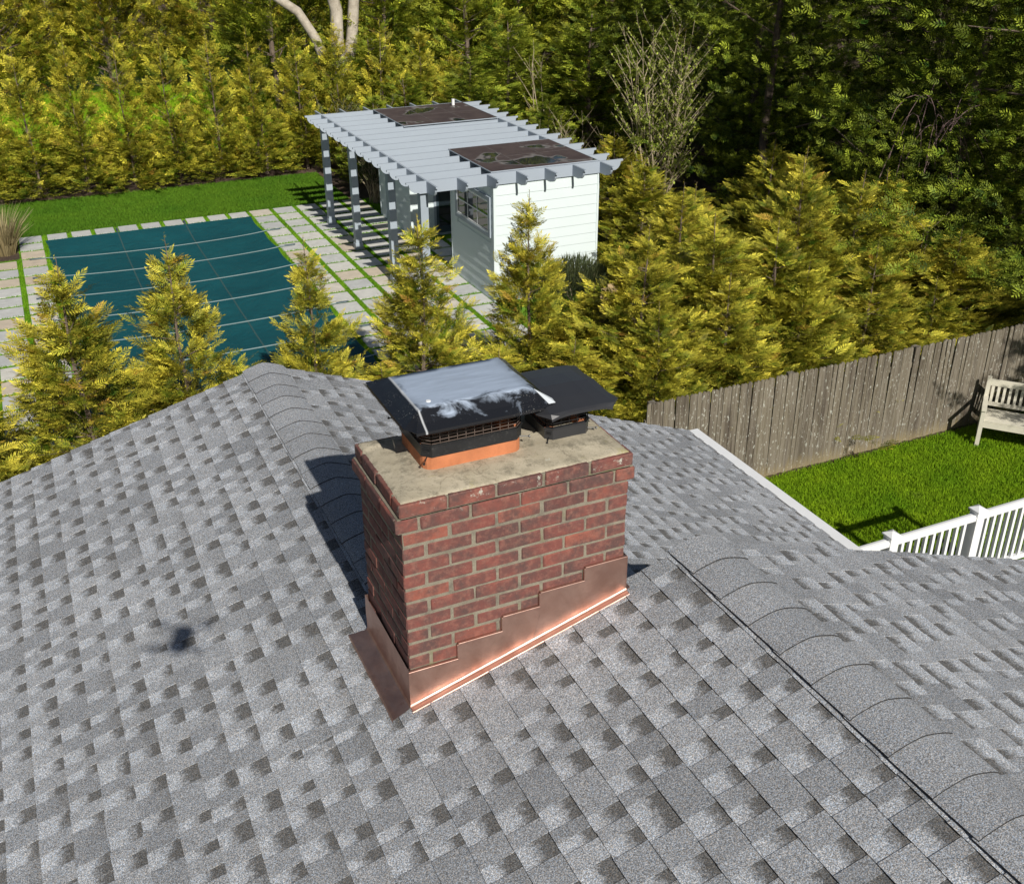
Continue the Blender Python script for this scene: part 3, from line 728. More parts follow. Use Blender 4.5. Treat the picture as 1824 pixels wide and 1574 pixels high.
# pool cover
pc = empty('pool_cover', (1.6, 19, G)); tag(pc, 'dark teal safety cover stretched over the long swimming pool', 'pool cover')
PX0, PX1, PY0, PY1 = -.93, 4.13, 13.1, 24.60
def sag(x, y):
    a = max(0, math.sin(math.pi*min(1, max(0, (x-PX0)/(PX1-PX0))))); b = min(1, (PY1-y)/1.2, (y-PY0)/1.2); b = max(b, 0)
    s = ((y-23.1)/1.475) % 1.0; d = abs(s-.5)*2
    return G+.028-.10*a**.6*b-.018*(1-d)*a*b
nx, ny = 36, 120; V = []; F = []
for j in range(ny+1):
    for i in range(nx+1):
        y = PY0+(PY1-PY0)*j/ny; s = ((y-23.1)/1.475) % 1.0
        ind = .045*math.sin(math.pi*s)
        x = PX0+ind+(PX1-PX0-2*ind)*i/nx; V.append((x, y, sag(x, y)))
for j in range(ny):
    for i in range(nx): a = j*(nx+1)+i; F.append((a, a+1, a+nx+2, a+nx+1))
link('cover_sheet', mesh_np('cover_sheet', V, F, smooth=True), MT['cover'], pc)
for k in range(7):
    y = 23.1-1.475*k; m = MB(); rows = []
    for i in range(41):
        x = PX0-.38+(PX1-PX0+.76)*i/40; z = max(sag(min(max(x, PX0), PX1), y)+.006, 0 if False else -99); z = z if PX0 < x < PX1 else G+.034
        rows.append([(x, y-.022, z), (x, y+.022, z)])
    m.loft(rows); st = m.put('strap', MT['strap'], pc); md = st.modifiers.new('t', 'SOLIDIFY'); md.thickness = .004
    for x in (PX0-.30, PX1+.30): q = MB(); q.box(x-.13, x+.13, y-.012, y+.012, G+.034, G+.055); q.put('spring', MT['bag'], pc)
for x in (.78, 2.45):
    m = MB(); m.loft([[(x-.015, PY0+(PY1+.3-PY0)*i/60, sag(x, min(PY0+(PY1+.3-PY0)*i/60, PY1))+.004), (x+.015, PY0+(PY1+.3-PY0)*i/60, sag(x, min(PY0+(PY1+.3-PY0)*i/60, PY1))+.004)] for i in range(61)]); m.put('strap', MT['seam'], pc)
    q = MB(); q.box(x-.02, x+.02, PY1+.05, PY1+.33, G+.02, G+.05); q.put('spring', MT['bag'], pc)

# ------------------------------------------------------------------ pool house
ph = empty('pool_house', (8.5, 19.6, G)); tag(ph, 'pale grey pool house with two siding clad rooms under a scalloped pergola roof', 'pool house')
ZTOP = -2.90
def scallop(x0, x1, z0, z1, r=.10):
    """board outline with a stepped, scooped tail at both ends"""
    def end(x, s):
        return [(x, z1), (x, z1-.035), (x+s*.05, z1-.045)]+[(x+s*(.05+.17*(1-math.cos(a))), z1-.045-(z1-.06-z0-.0)*math.sin(a)) for a in (.4, .8, 1.2)]+[(x+s*.24, z0+.02), (x+s*.27, z0)]
    L = end(x0, 1); R_ = end(x1, -1)[::-1]; return L+R_
for k in range(14):
    y = 15.88+k*.5735; m = MB(); m.prism(scallop(5.50, 10.24, ZTOP-.235, ZTOP), 'y', y-.022, y+.022); m.put('rafter', MT['trim'], ph)
for x in (5.93, 9.72):
    m = MB(); m.prism(scallop(15.34, 23.92, ZTOP-.232, ZTOP-.004), 'x', x-.022, x+.022); m.put('beam', MT['trim'], ph)
for k in range(1, 6):
    x = 5.93+k*.6317
    m = MB(); pr = scallop(15.34, 16.6, ZTOP-.232, ZTOP-.004)[:9]+[(15.855, ZTOP-.232), (15.855, ZTOP-.004)]
    pr = [(a, b) for a, b in pr if a < 15.86]; m.prism(pr, 'x', x-.022, x+.022); m.put('outlooker', MT['trim'], ph)
    m = MB(); m.prism([(39.24-a, b) for a, b in pr][::-1], 'x', x-.022, x+.022); m.put('outlooker', MT['trim'], ph)
POSTY = (16.02, 18.0, 20.72, 23.04)
for y in POSTY:
    m = MB(); m.box(5.80, 5.97-.012, y-.085, y+.085, G+.16, ZTOP-.236); m.box(5.785, 5.973, y-.10, y+.10, G-.01, G+.16, .006); m.put('post', MT['post'], ph)
m = MB(); m.box(5.83, 5.93, 15.60, 23.7, ZTOP-.42, ZTOP-.238); 
def siding(face, a0, a1, c, z0, z1, holes=()):
    """boards on a wall: face 'y-' (normal -y), 'x-' (normal -x)"""
    n = int(round((z1-z0)/.2035))
    for k in range(n):
        za = z0+k*.2035; zb = min(za+.2035+.012, z1)
        segs = [(a0, a1)]
        for (h0, h1, hz0, hz1) in holes:
            if zb > hz0 and za < hz1: segs = [(s, e) for (s, e) in ((a0, h0), (h1, a1)) if e-s > .01]
        m = MB()
        for s, e in segs:
            p = [(0, za), (-.019, za), (-.006, zb), (0, zb)]
            if face == 'y-': m.prism([(c+o-.001, z) for o, z in p], 'x', s, e)
            elif face == 'x-': m.prism([(c+o-.001, z) for o, z in p], 'y', s, e)
            elif face == 'y+': m.prism([(c-o+.001, z) for o, z in p], 'x', s, e)
            else: m.prism([(c-o+.001, z) for o, z in p], 'y', s, e)
        m.put('siding_board', MT['siding'], ph)
WZ = -3.137
for (ya, yb) in ((15.90, 18.25), (20.98, 23.34)):
    m = MB(); m.box(7.345, 9.70, ya+.015, yb-.015, G, WZ); m.put('wall', MT['siding'], ph)
siding('y-', 7.335, 9.71, 15.91, G, WZ); siding('x-', 15.92, 18.24, 7.343, G, WZ, [(16.06, 17.88, -4.20, -3.42)])
siding('y-', 7.335, 7.93, 20.99, G, WZ); siding('y-', 9.05, 9.71, 20.99, G, WZ); siding('x-', 21.0, 23.33, 7.343, G, WZ)
siding('x+', 15.92, 18.24, 9.702, G, WZ); siding('x+', 21.0, 23.33, 9.702, G, WZ)
for (x, y) in ((7.335, 15.895), (9.70, 15.895), (7.335, 18.23), (7.335, 20.975), (7.335, 23.33)):
    m = MB(); s = 1 if x < 8 else -1; m.box(x-.016 if s > 0 else x-.03, x+.03 if s > 0 else x+.014, y-.012, y+.045 if y not in (18.23, 23.33) else y+.02, G, WZ+.002); m.put('corner_board', MT['siding'], ph)
# window on the side of the front room
wx = 7.322
w = MB(); w.box(wx-.03, wx+.02, 16.03, 17.91, -3.50, -3.42); w.box(wx-.03, wx+.02, 16.03, 17.91, -4.25, -4.17); w.box(wx-.03, wx+.02, 16.03, 16.11, -4.169, -3.501); w.box(wx-.03, wx+.02, 17.83, 17.91, -4.169, -3.501)
win = w.put('window', MT['post'], ph)
w = MB(); w.box(wx-.022, wx+.01, 16.111, 17.829, -4.168, -4.13); w.box(wx-.022, wx+.01, 16.111, 17.829, -3.54, -3.502); w.box(wx-.022, wx+.01, 16.111, 16.15, -4.129, -3.541); w.box(wx-.022, wx+.01, 17.79, 17.829, -4.129, -3.541)
for yy in (16.72, 17.24): w.box(wx-.015, wx+.008, yy-.01, yy+.01, -4.129, -3.541)
w.box(wx-.0155, wx+.0075, 16.151, 17.789, -3.845, -3.825); w.put('frame', MT['white'], win)
w = MB(); w.box(wx-.004, wx+.004, 16.12, 17.82, -4.16, -3.51); w.put('pane', MT['glass'], win)
# glazed doors of the back room
dz0, dz1 = G+.06, -3.28
m = MB(); m.box(7.93, 7.99, 20.95, 21.0, G, dz1); m.box(9.0, 9.06, 20.95, 21.0, G, dz1); m.box(7.93, 9.06, 20.951, 20.999, dz1+.001, dz1+.07); m.box(7.99, 9.0, 20.95, 21.0, G, dz0); d = m.put('door_frame', MT['post'], ph)
for a, b in ((7.992, 8.49), (8.50, 8.998)):
    m = MB(); m.box(a, a+.06, 20.945, 20.985, dz0+.002, dz1-.002); m.box(b-.06, b, 20.945, 20.985, dz0+.002, dz1-.002); m.box(a+.061, b-.061, 20.946, 20.984, dz0+.002, dz0+.16); m.box(a+.061, b-.061, 20.946, 20.984, dz1-.10, dz1-.002); m.box(a+.061, b-.061, 20.95, 20.98, -4.0, -3.97)
    dd = m.put('door', MT['bag'], ph); q = MB(); q.box(a+.055, b-.055, 20.962, 20.968, dz0+.15, dz1-.09); q.put('pane', MT['glass'], dd)
# flat roofs of the two rooms
for (xa, ya, yb) in ((7.30, 15.93, 18.22), (7.27, 20.98, 23.30)):
    nb = 3; cuts = [ya+(yb-ya)*t for t in (0, 1)]
    m = MB(); m.box(xa, 9.68, ya, yb, ZTOP+.004, ZTOP+.016); fr = m.put('flat_roof', MT['membrane'], ph)
    q = MB(); q.box(xa-.012, 9.69, ya-.012, ya, ZTOP+.001, ZTOP+.020); q.box(xa-.012, xa, ya, yb, ZTOP+.001, ZTOP+.020); q.box(xa, 9.69, yb, yb+.012, ZTOP+.001, ZTOP+.020); q.box(9.68, 9.69, ya, yb, ZTOP+.001, ZTOP+.020); q.put('edge_trim', MT['trim'], fr)
    s = MB()
    for t in (.34, .67): s.box(xa+(9.68-xa)*t-.012, xa+(9.68-xa)*t+.012, ya+.002, yb-.002, ZTOP+.0165, ZTOP+.0190)
    s.box(xa+.002, 9.678, (ya+yb)/2-.01, (ya+yb)/2+.01, ZTOP+.0165, ZTOP+.0185)
    s.put('seam', painted('worn_seam', (.13, .11, .105), .6, .5, 8), fr)
m.bm if False else None
q = MB(); q.tube([(9.32, 23.0, ZTOP), (9.32, 23.0, ZTOP+.17)], .04, 10); q.put('vent_pipe', MT['white'], ph)

# ------------------------------------------------------------------ picket fence
fe = empty('fence', (9, 7.5, G)); tag(fe, 'weathered grey brown picket board fence with lichen behind the side lawn', 'fence')
def picket_mesh(v):
    rr = random.Random(v); w = .0335; m = MB(); h = 1.60
    top = [(w, h-.030), (w*.72, h-.012), (w*.3, h-.002), (-w*.3, h), (-w*.72, h-.012), (-w, h-.032)]
    m.prism([(-w, 0), (w, 0)]+top, 'y', -.009, .009); return m.mesh('picket')
pm = [picket_mesh(i) for i in range(3)]
x = 5.90; i = 0
while x < 17.5:
    o = link('picket', pm[i % 3], MT['fence'], fe, Matrix.Identity(4)); o.location = (x-9+rnd.uniform(-.002, .002), rnd.uniform(-.002, .002), rnd.uniform(-.010, .010)-.005)
    o.rotation_euler = (rnd.gauss(0, .006), rnd.gauss(0, .006)-.012, rnd.gauss(0, .006)); x += .068; i += 1
for z in (.35, 1.25): m = MB(); m.box(5.85, 17.5, 7.512, 7.55, G+z, G+z+.09); m.put('rail', MT['fence'], fe)
for k in range(6): m = MB(); m.box(5.95+k*2.3, 6.05+k*2.3, 7.552, 7.65, G-.1, G+1.55); m.put('post', MT['fence'], fe)
f2 = empty('board_fence', (8.8, 12.5, G)); tag(f2, 'pale new wooden fence panel half hidden in the golden evergreens beside the pool house', 'fence')
for k in range(14):
    m = MB(); m.box(7.93+k*.13, 8.05+k*.13, 12.49, 12.51, G, -4.30+.06*(k % 2)); m.put('board', MT['newwood'], f2)
m = MB(); m.box(7.9, 9.8, 12.46, 12.489, -4.50, -4.41); m.put('rail', MT['newwood'], f2)

# ------------------------------------------------------------------ deck with white railing
dk = empty('deck', (6.3, 1.6, G)); tag(dk, 'raised deck with white vinyl railing beside the house, over the side lawn', 'deck')
YR, ZR = 3.0, -3.50
m = MB(); m.box(3.62, 9.0, -1.5, 3.06, -4.42, -4.34); m.put('deck_floor', painted('deck_boards', (.30, .29, .27), .7), dk)
posts = [3.72, 4.76, 5.84, 6.95, 7.94, 8.93]
for x in posts:
    for yy in ((YR,) if x < 8.9 else (YR, 1.7, .3)):
        m = MB(); m.box(x-.052, x+.052, yy-.052, yy+.052, -4.34, ZR+.045); p = m.put('post', MT['white'], dk)
        q = MB(); q.loft([[(x+a*.066, yy+b*.066, ZR+.046) for a, b in ((-1, -1), (1, -1), (1, 1), (-1, 1))], [(x+a*.066, yy+b*.066, ZR+.062) for a, b in ((-1, -1), (1, -1), (1, 1), (-1, 1))], [(x+a*.004, yy+b*.004, ZR+.095) for a, b in ((-1, -1), (1, -1), (1, 1), (-1, 1))]], True, True); q.put('post_cap', MT['white'], p)
for x in (3.72, 8.93): m = MB(); m.box(x-.07, x+.07, 2.9, 3.04, G-.1, -4.421); m.put('support_post', MT['white'], dk)
for xa, xb in zip(posts, posts[1:]):
    m = MB(); pr = [(YR-.042, ZR-.05), (YR+.042, ZR-.05), (YR+.045, ZR-.012), (YR+.028, ZR+.006), (YR, ZR+.011), (YR-.028, ZR+.006), (YR-.045, ZR-.012)]
    m.prism(pr, 'x', xa+.053, xb-.053); m.put('top_rail', MT['white'], dk)
    m = MB(); m.box(xa+.053, xb-.053, YR-.026, YR+.026, -4.235, -4.185, .004); m.put('bottom_rail', MT['white'], dk)
    n = int(round((xb-xa-.1)/.1)); 
    for k in range(1, n):
        x = xa+.052+(xb-xa-.104)*k/n; m = MB(); m.box(x-.0165, x+.0165, YR-.0165, YR+.0165, -4.184, ZR-.051); m.put('baluster', MT['white'], dk)
for ya, yb in ((1.7, 3.0), (.3, 1.7)):
    m = MB(); m.box(8.89, 8.97, ya+.053, yb-.053, ZR-.05, ZR+.008); m.put('top_rail', MT['white'], dk)
    m = MB(); m.box(8.905, 8.955, ya+.053, yb-.053, -4.235, -4.185); m.put('bottom_rail', MT['white'], dk)
    for k in range(1, 12): y = ya+.052+(yb-ya-.104)*k/12; m = MB(); m.box(8.914, 8.946, y-.0165, y+.0165, -4.184, ZR-.051); m.put('baluster', MT['white'], dk)

# ------------------------------------------------------------------ garden bench
bdir = Vector((.655, -.755, 0)).normalized(); bang = math.atan2(bdir.y, bdir.x)
be = empty('garden_bench', (11.50, 6.90, G), bang); tag(be, 'cream painted slatted garden bench on the lawn before the fence corner', 'bench')
def bp(m, n): return link(n, m.mesh(n), MT['bench'], be, Matrix.Identity(4))
BL, BDp = 1.5, .50
for x in (0, BL):
    m = MB(); m.box(x-.03, x+.03, -.03, .03, 0, .60); bp(m, 'leg')
    m = MB(); m.hexa([(x-.03, BDp-.03, 0), (x+.03, BDp-.03, 0), (x+.03, BDp+.04, 0), (x-.03, BDp+.04, 0), (x-.03, BDp+.05, .93), (x+.03, BDp+.05, .93), (x+.03, BDp+.10, .93), (x-.03, BDp+.10, .93)]); bp(m, 'leg')
    m = MB(); m.box(x-.035, x+.035, -.05, BDp+.02, .601, .635); bp(m, 'armrest')
    m = MB(); m.box(x-.015, x+.015, .031, BDp-.03, .36, .42); m.box(x-.014, x+.014, .031, BDp-.03, .12, .16); bp(m, 'side_rail')
for k in range(6): m = MB(); m.box(.031, BL-.031, -.02+k*.082, .052+k*.082, .425, .447); bp(m, 'seat_slat')
m = MB(); m.box(.031, BL-.031, -.025, .0, .33, .42); bp(m, 'apron')
m = MB(); m.box(.031, BL-.031, BDp+.045, BDp+.075, .80, .90); bp(m, 'top_rail')
m = MB(); m.box(.031, BL-.031, BDp+.005, BDp+.035, .48, .54); bp(m, 'back_rail')
n = 17
for k in range(n):
    x = .075+(BL-.15)*k/(n-1); m = MB(); m.hexa([(x-.02, BDp+.012, .541), (x+.02, BDp+.012, .541), (x+.02, BDp+.028, .541), (x-.02, BDp+.028, .541), (x-.02, BDp+.052, .799), (x+.02, BDp+.052, .799), (x+.02, BDp+.068, .799), (x-.02, BDp+.068, .799)]); bp(m, 'back_slat')

# ------------------------------------------------------------------ foliage
def spray_template(L, Wd, n, seed, fat=.5):
    """flat fern-like spray in the xy plane pointing +x, tris; returns V,F,tipvalue"""
    r = np.random.default_rng(seed); V = []; F = []; Tt = []
    def leaf(p, d, l, w, t0, t1):
        s = np.array([-d[1], d[0], 0]); a = len(V); md = p+d*l*.45
        V.extend([p, md+s*w/2, p+d*l, md-s*w/2]); Tt.extend([t0, (t0+t1)/2, t1, (t0+t1)/2]); F.append((a, a+1, a+2)); F.append((a, a+2, a+3))
    for k in range(n):
        s = (k+.5)/n; x = L*s; y = 0; z = -.18*L*s*s
        wl = Wd*(.35+.65*math.sin(math.pi*min(1, s*.9+.12)))*(1-.45*s)
        for sg in (-1, 1):
            an = sg*(1.0-.35*s+r.uniform(-.15, .15)); d = np.array([math.cos(an), math.sin(an), r.uniform(-.25, .25)]); d /= np.linalg.norm(d)
            leaf(np.array([x, y, z]), d, wl*r.uniform(.8, 1.15), wl*fat*.55, .15+.35*s, .45+.55*s)
    leaf(np.array([L*.8, 0, -.12*L]), np.array([1, 0, -.2]), L*.3, L*.08, .7, 1.0)
    leaf(np.array([0, 0, 0]), np.array([.98, 0, -.1]), L*.9, L*.035, .1, .4)
    return np.array(V), np.array(F), np.array(Tt)
def frames(D, U):
    D = D/np.linalg.norm(D, axis=1, keepdims=True); S = np.cross(U, D); S /= np.linalg.norm(S, axis=1, keepdims=True)+1e-9; N = np.cross(D, S); return D, S, N
def scatter(tpls, P, D, U, S, tone_r, tipbias, name):
    """place templates at P with direction D, up U, scale S"""
    D, Sd, N = frames(D, U); k = np.arange(len(P)) % len(tpls); Vs = []; Fs = []; Ts = []; off = 0
    for t, (TV, TF, TT) in enumerate(tpls):
        idx = np.where(k == t)[0]
        if len(idx) == 0: continue
        v = (TV[None, :, 0:1]*D[idx][:, None]+TV[None, :, 1:2]*Sd[idx][:, None]+TV[None, :, 2:3]*N[idx][:, None])*S[idx][:, None, None]+P[idx][:, None]
        nv = len(TV); Vs.append(v.reshape(-1, 3)); Fs.append((TF[None]+(off+np.arange(len(idx))*nv)[:, None, None]).reshape(-1, 3)); off += nv*len(idx)
        tt = np.zeros((len(idx), nv, 3)); tt[:, :, 0] = TT[None]*.75+tipbias[idx][:, None]; tt[:, :, 1] = tone_r[idx, 0][:, None]; tt[:, :, 2] = tone_r[idx, 1][:, None]; Ts.append(tt.reshape(-1, 3))
    return mesh_np(name, np.concatenate(Vs), np.concatenate(Fs), np.clip(np.concatenate(Ts), 0, 1))
def arborvitae(H, R, nbr, nsp, tpls, seed, expo=.85, base=.04, droop=.0, leader=True, clump=.35, round_=False, size=1.0, gap=.8):
    """returns crown mesh, trunk mesh; tree stands at the origin"""
    r = np.random.default_rng(seed); P = []; D = []; U = []; S = []; Tb = []; tb = MB()
    ph_ = r.random(6)*6.28; lobes = [(r.random()*6.28, r.uniform(.1, .95), r.uniform(.6, 1.2)) for _ in range(26)]
    for b in range(nbr):
        t = base+(1-base)*(1-(1-r.random())**(.62 if not round_ else .8)); t = min(t, .985); az = r.random()*6.2832
        if math.sin(az*3+ph_[3]+t*15)*math.sin(t*23+az*2+ph_[4]) < -.25 and r.random() < gap: continue
        env = R*(1-t)**expo if not round_ else R*math.sqrt(max(0, 1-((t-.42)/.6)**2))
        w = 1+clump*(math.sin(az*3+ph_[0]+t*9)*.3+math.sin(az*5+ph_[1]-t*14)*.35+math.sin(az*2+ph_[2]+t*23)*.35)+r.normal(0, .10)
        ln = max(.05, env*w)*(1.32 if r.random() < .12 else 1)
        el = r.uniform(.25, .75) if not round_ else r.uniform(-.1, .6)
        z0 = t*H-ln*math.tan(el)*.55; d = np.array([math.cos(az), math.sin(az), 0]); tipz = z0+ln*math.tan(el)*.9
        z0 = max(z0, .05)
        if b % (7 if not round_ else 61) == 0: tb.tube([(0, 0, z0), (d[0]*ln*.5, d[1]*ln*.5, z0+(tipz-z0)*.45), (d[0]*ln*(.85 if not round_ else .7), d[1]*ln*(.85 if not round_ else .7), z0+(tipz-z0)*(.85 if not round_ else .7))], [.012*H/4, .007*H/4, .003*H/4], 4)
        m = nsp if ln > R*.35 else max(3, int(nsp*.6))
        for k in range(m):
            s = 1-(r.random()**1.6)*.62; p = np.array([d[0]*ln*s, d[1]*ln*s, z0+(tipz-z0)*s]); side = r.normal(0, .55)
            dd = np.array([math.cos(az+side), math.sin(az+side), math.tan(el)*.8+.25+r.normal(0, .3)-droop]); jit = r.normal(0, .05*size, 3)
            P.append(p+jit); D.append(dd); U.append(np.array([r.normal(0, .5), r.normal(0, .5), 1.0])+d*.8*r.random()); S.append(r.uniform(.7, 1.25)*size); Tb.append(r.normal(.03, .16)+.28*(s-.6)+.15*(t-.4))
    if leader:
        for k in range(34):
            t = r.random(); z = H*(.90+.20*t); a = r.random()*6.28; P.append([0, 0, z]); D.append([math.cos(a), math.sin(a), .9]); U.append([0, 0, 1]); S.append(.62*(1.15-t)*size); Tb.append(.4)
    P, D, U, S, Tb = map(np.array, (P, D, U, S, Tb))
    P[:, 2] = np.maximum(P[:, 2], .06)
    me = scatter(tpls, P, D, U, S, r.random((len(P), 2)), Tb, 'crown')
    tb.tube([(0, 0, -.1), (.01*H, 0, H*.3), (-.01*H, .01*H, H*.65), (0, 0, H*.92), (.02, .0, H*(1.09 if leader else .95))], [.016*H, .011*H, .006*H, .0028*H, .001*H], 6)
    return me, tb.mesh('trunk')
TP = [spray_template(.24, .095, 10, s, .38) for s in (1, 2, 3, 4)]
TPs = [spray_template(.26, .12, 7, s, .45) for s in (5, 6, 7)]
TPd = [spray_template(.24, .13, 5, s, .55) for s in (8, 9, 10)]
NEAR = [arborvitae(3.45, .98, 380, 10, TP, s, expo=.95, clump=.85, size=1.08) for s in (21, 22, 23, 24)]
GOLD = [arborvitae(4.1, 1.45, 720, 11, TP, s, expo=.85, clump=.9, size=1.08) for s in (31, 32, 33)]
FAR = [arborvitae(3.4, 1.05, 230, 8, TPs, s, expo=.7, clump=.4, size=1.15) for s in (41, 42, 43)]
TALL = [arborvitae(8.6, 2.1, 620, 9, TPs, s, expo=.55, clump=.6, leader=False, size=1.7) for s in (51, 52)]
DARK = [arborvitae(9.5, 2.3, 900, 22, TPd, s, clump=1.25, leader=False, round_=True, droop=.1, size=.92, gap=.97) for s in (61, 62, 63)]
ORD = ['first', 'second', 'third', 'fourth', 'fifth', 'sixth', 'seventh', 'eighth', 'ninth', 'tenth', 'eleventh', 'twelfth', 'thirteenth', 'fourteenth', 'fifteenth', 'sixteenth', 'seventeenth', 'eighteenth']
def keep_visible(lst, R_=2.0, z=-2.5):
    o = []
    for t in lst:
        a = proj((t[0]-R_, t[1], z))[0]; b = proj((t[0]+R_, t[1], z))[0]
        if b > 0 and a < 1824: o.append((proj((t[0], t[1], z))[0], t))
    return [(ORD[i]+' ', t) for i, (_, t) in enumerate(sorted(o, key=lambda q: q[0]))]
def tree(kind, x, y, mat, label, group, sx=1, sz=1, rz=None, tint=(1, 1, 1), name='arborvitae', z=G, cat='tree'):
    crown, trunk = kind; e = empty(name, (x, y, z), rnd.random()*6.28 if rz is None else rz); e.scale = (sx, sx, sz)
    tag(e, label, cat, group)
    o = link('crown', crown, mat, e, Matrix.Identity(4)); o.color = (*tint, 1); link('trunk', trunk, MT['bark'], e, Matrix.Identity(4)); return e
# row between house and pool
gn = 'young arborvitae between the house and the pool'
NR = [(-.93, 11.0, 3.40, 1.12, 'bushy young arborvitae at the left edge, hiding the pool pavers'), (.45, 11.0, 3.50, .92, 'young arborvitae with a long bare leader in front of the pool cover'),
      (2.30, 11.0, 3.25, .74, 'narrow young arborvitae whose top crosses the right pool edge'), (4.02, 11.1, 3.35, .90, 'young arborvitae rising before the pergola posts'),
      (5.82, 11.1, 3.50, .84, 'young arborvitae standing before the white siding of the pool house')]
for i, (x, y, h, s, lb) in enumerate(NR): tree(NEAR[i % 4], x, y, MT['leaf'], lb, gn, s, h/3.62, rz=i*1.3)
FILL = [(-2.5, 10.9, 2.6, 1.1, 'low arborvitae cut by the left border above the roof edge'), (3.15, 10.5, 1.45, .9, 'low arborvitae behind the far end of the roof ridge'), (4.95, 10.3, 1.45, 1.0, 'low arborvitae directly behind the large flue cowl'), (6.6, 10.4, 2.1, 1.2, 'low arborvitae just right of the small flue cowl'),
        (-.2, 9.3, 1.7, 1.1, 'low arborvitae at the foot of the leftmost trees'), (1.2, 9.6, 1.2, 1.2, 'short arborvitae behind the left roof slope'), (5.7, 9.3, 1.8, 1.1, 'low arborvitae behind the two flue cowls')]
for i, (x, y, h, s, lb) in enumerate(FILL): tree(NEAR[(i+1) % 4], x, y, MT['leaf'], lb, gn, s, h/3.6, rz=i*2.1)
# golden mass behind the fence
gg = 'golden arborvitae massed behind the fence'
GM = [(10.75, 13.9, 2.5, .75, 'golden arborvitae touching the right wall of the pool house'), (11.0, 16.2, 2.5, .8, 'golden arborvitae behind the right wall of the pool house'), (11.6, 18.6, 2.6, .85, 'golden arborvitae by the foot of the budding shrub'),
      (13.4, 15.0, 2.9, .9, 'golden arborvitae in the second row in front of the budding shrub'), (7.05, 9.6, 3.2, .85, 'golden arborvitae at the left end of the mass, by the pool house corner'), (8.5, 10.0, 3.1, 1.1, 'golden arborvitae under the bare multi stemmed shrub'), (10.25, 10.2, 3.75, .95, 'tallest golden arborvitae with a feathery leader behind the fence'),
      (11.7, 10.4, 3.35, 1.0, 'golden arborvitae with a second feathery leader right of the tallest one'), (13.2, 9.5, 2.5, 1.0, 'short golden arborvitae at the right end of the mass'), (6.9, 8.95, 2.3, .62, 'low golden arborvitae at the left end of the fence'),
      (8.2, 9.1, 2.5, .72, 'low golden arborvitae leaning over the left half of the fence'), (9.7, 9.15, 2.45, .74, 'low golden arborvitae leaning over the middle of the fence'), (11.1, 9.2, 2.6, .74, 'low golden arborvitae over the right half of the fence'), (12.3, 9.0, 1.9, .62, 'small golden arborvitae beside the shaded fence boards'),
      (9.6, 12.6, 2.9, .85, 'golden arborvitae beside the right wall of the pool house'), (12.2, 12.5, 3.3, 1.0, 'golden arborvitae in the second row below the dark conifers'), (13.0, 11.2, 3.1, 1.0, 'golden arborvitae filling the slope of the mass towards the right border'), (9.4, 9.6, 3.0, .85, 'golden arborvitae pressed in left of the tallest one'), (14.0, 12.2, 2.6, .9, 'golden arborvitae in the shade of the dark conifers')]
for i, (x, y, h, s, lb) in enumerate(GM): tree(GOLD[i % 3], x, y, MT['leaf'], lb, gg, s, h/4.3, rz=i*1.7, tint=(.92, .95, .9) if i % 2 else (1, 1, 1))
# hedge behind the lawn
gh = 'arborvitae hedge behind the pool lawn'
xs = [-5.6, -4.3, -3.0, -1.95, -.75, .5, 1.78, 3.05, 4.3, 5.55, 6.9, 8.2, 9.5, 10.8, 12.0]
hs = [3.6, 3.7, 3.5, 3.6, 3.85, 4.05, 4.05, 4.05, 4.05, 4.05, 3.95, 4.2, 4.1, 3.9, 3.2]
for i, (od, (x, y, h)) in enumerate(keep_visible([(x, 29.6+rnd.uniform(-.15, .15), h) for x, h in zip(xs, hs)], 1.0)):
    tree(FAR[i % 3], x+rnd.uniform(-.08, .08), y, MT['leaf'], od+'tall cone from the left in the golden arborvitae hedge behind the pool lawn', gh, .86, h/3.6, tint=(1.0, 1.0, .9))
for i, (od, (x, y)) in enumerate(keep_visible([(-3.3+k*1.28, 29.25+rnd.uniform(-.1, .1)) for k in range(9)], 1.0, -4.5)):
    tree(FAR[(i+1) % 3], x, y, MT['leaf'], od+'low arborvitae from the left at the foot of the pool lawn hedge', 'filler arborvitae at the foot of the hedge', .9, 1.85/3.6, tint=(.85, .9, .8))
for i, (od, (x, y)) in enumerate(keep_visible([(-14+k*2.15, 47.5+(k % 2)*.8) for k in range(18)])):
    tree(TALL[i % 2], x+rnd.uniform(-.2, .2), y, MT['leaf'], od+'tall olive arborvitae from the left in the far screen beyond the second lawn', 'tall far arborvitae screen', .95, rnd.uniform(.95, 1.1), tint=(1.0, .98, .85))
for i, (od, (x, y, s, h)) in enumerate(keep_visible([(10.8, 33, .9, .78), (13.2, 31.5, .95, .8), (15.8, 33, 1.0, .9), (18.2, 30.5, 1.0, .9), (20.6, 33, 1.0, .95), (12.0, 36.5, 1, 1), (16.8, 36.5, 1.1, 1.1), (21.5, 37, 1.1, 1.1), (8.2, 38, 1, 1), (8.0, 30.9, .62, .40), (9.6, 30.9, .62, .43), (25, 34, 1.1, 1.1)])):
    tree(TALL[i % 2], x, y, MT['leaf'], od+'tall green arborvitae from the left among those above the pergola roof', 'green arborvitae behind the pergola', s, h, tint=(.72, .86, .7))
for i, (od, (x, y, s, h)) in enumerate(keep_visible([(10.9, 25.6, .62, .40), (12.6, 26.8, .72, .52), (14.4, 25.0, .8, .56), (16.6, 26.4, .8, .60), (11.6, 22.0, .42, .34), (8.3, 26.6, .45, .28), (9.7, 28.0, .5, .33)], 1.2)):
    tree(TALL[(i+1) % 2], x, y, MT['leaf'], od+'mid height green arborvitae from the left hard behind the pool house', 'mid height arborvitae behind the pool house', s, h, tint=(.58, .74, .62))
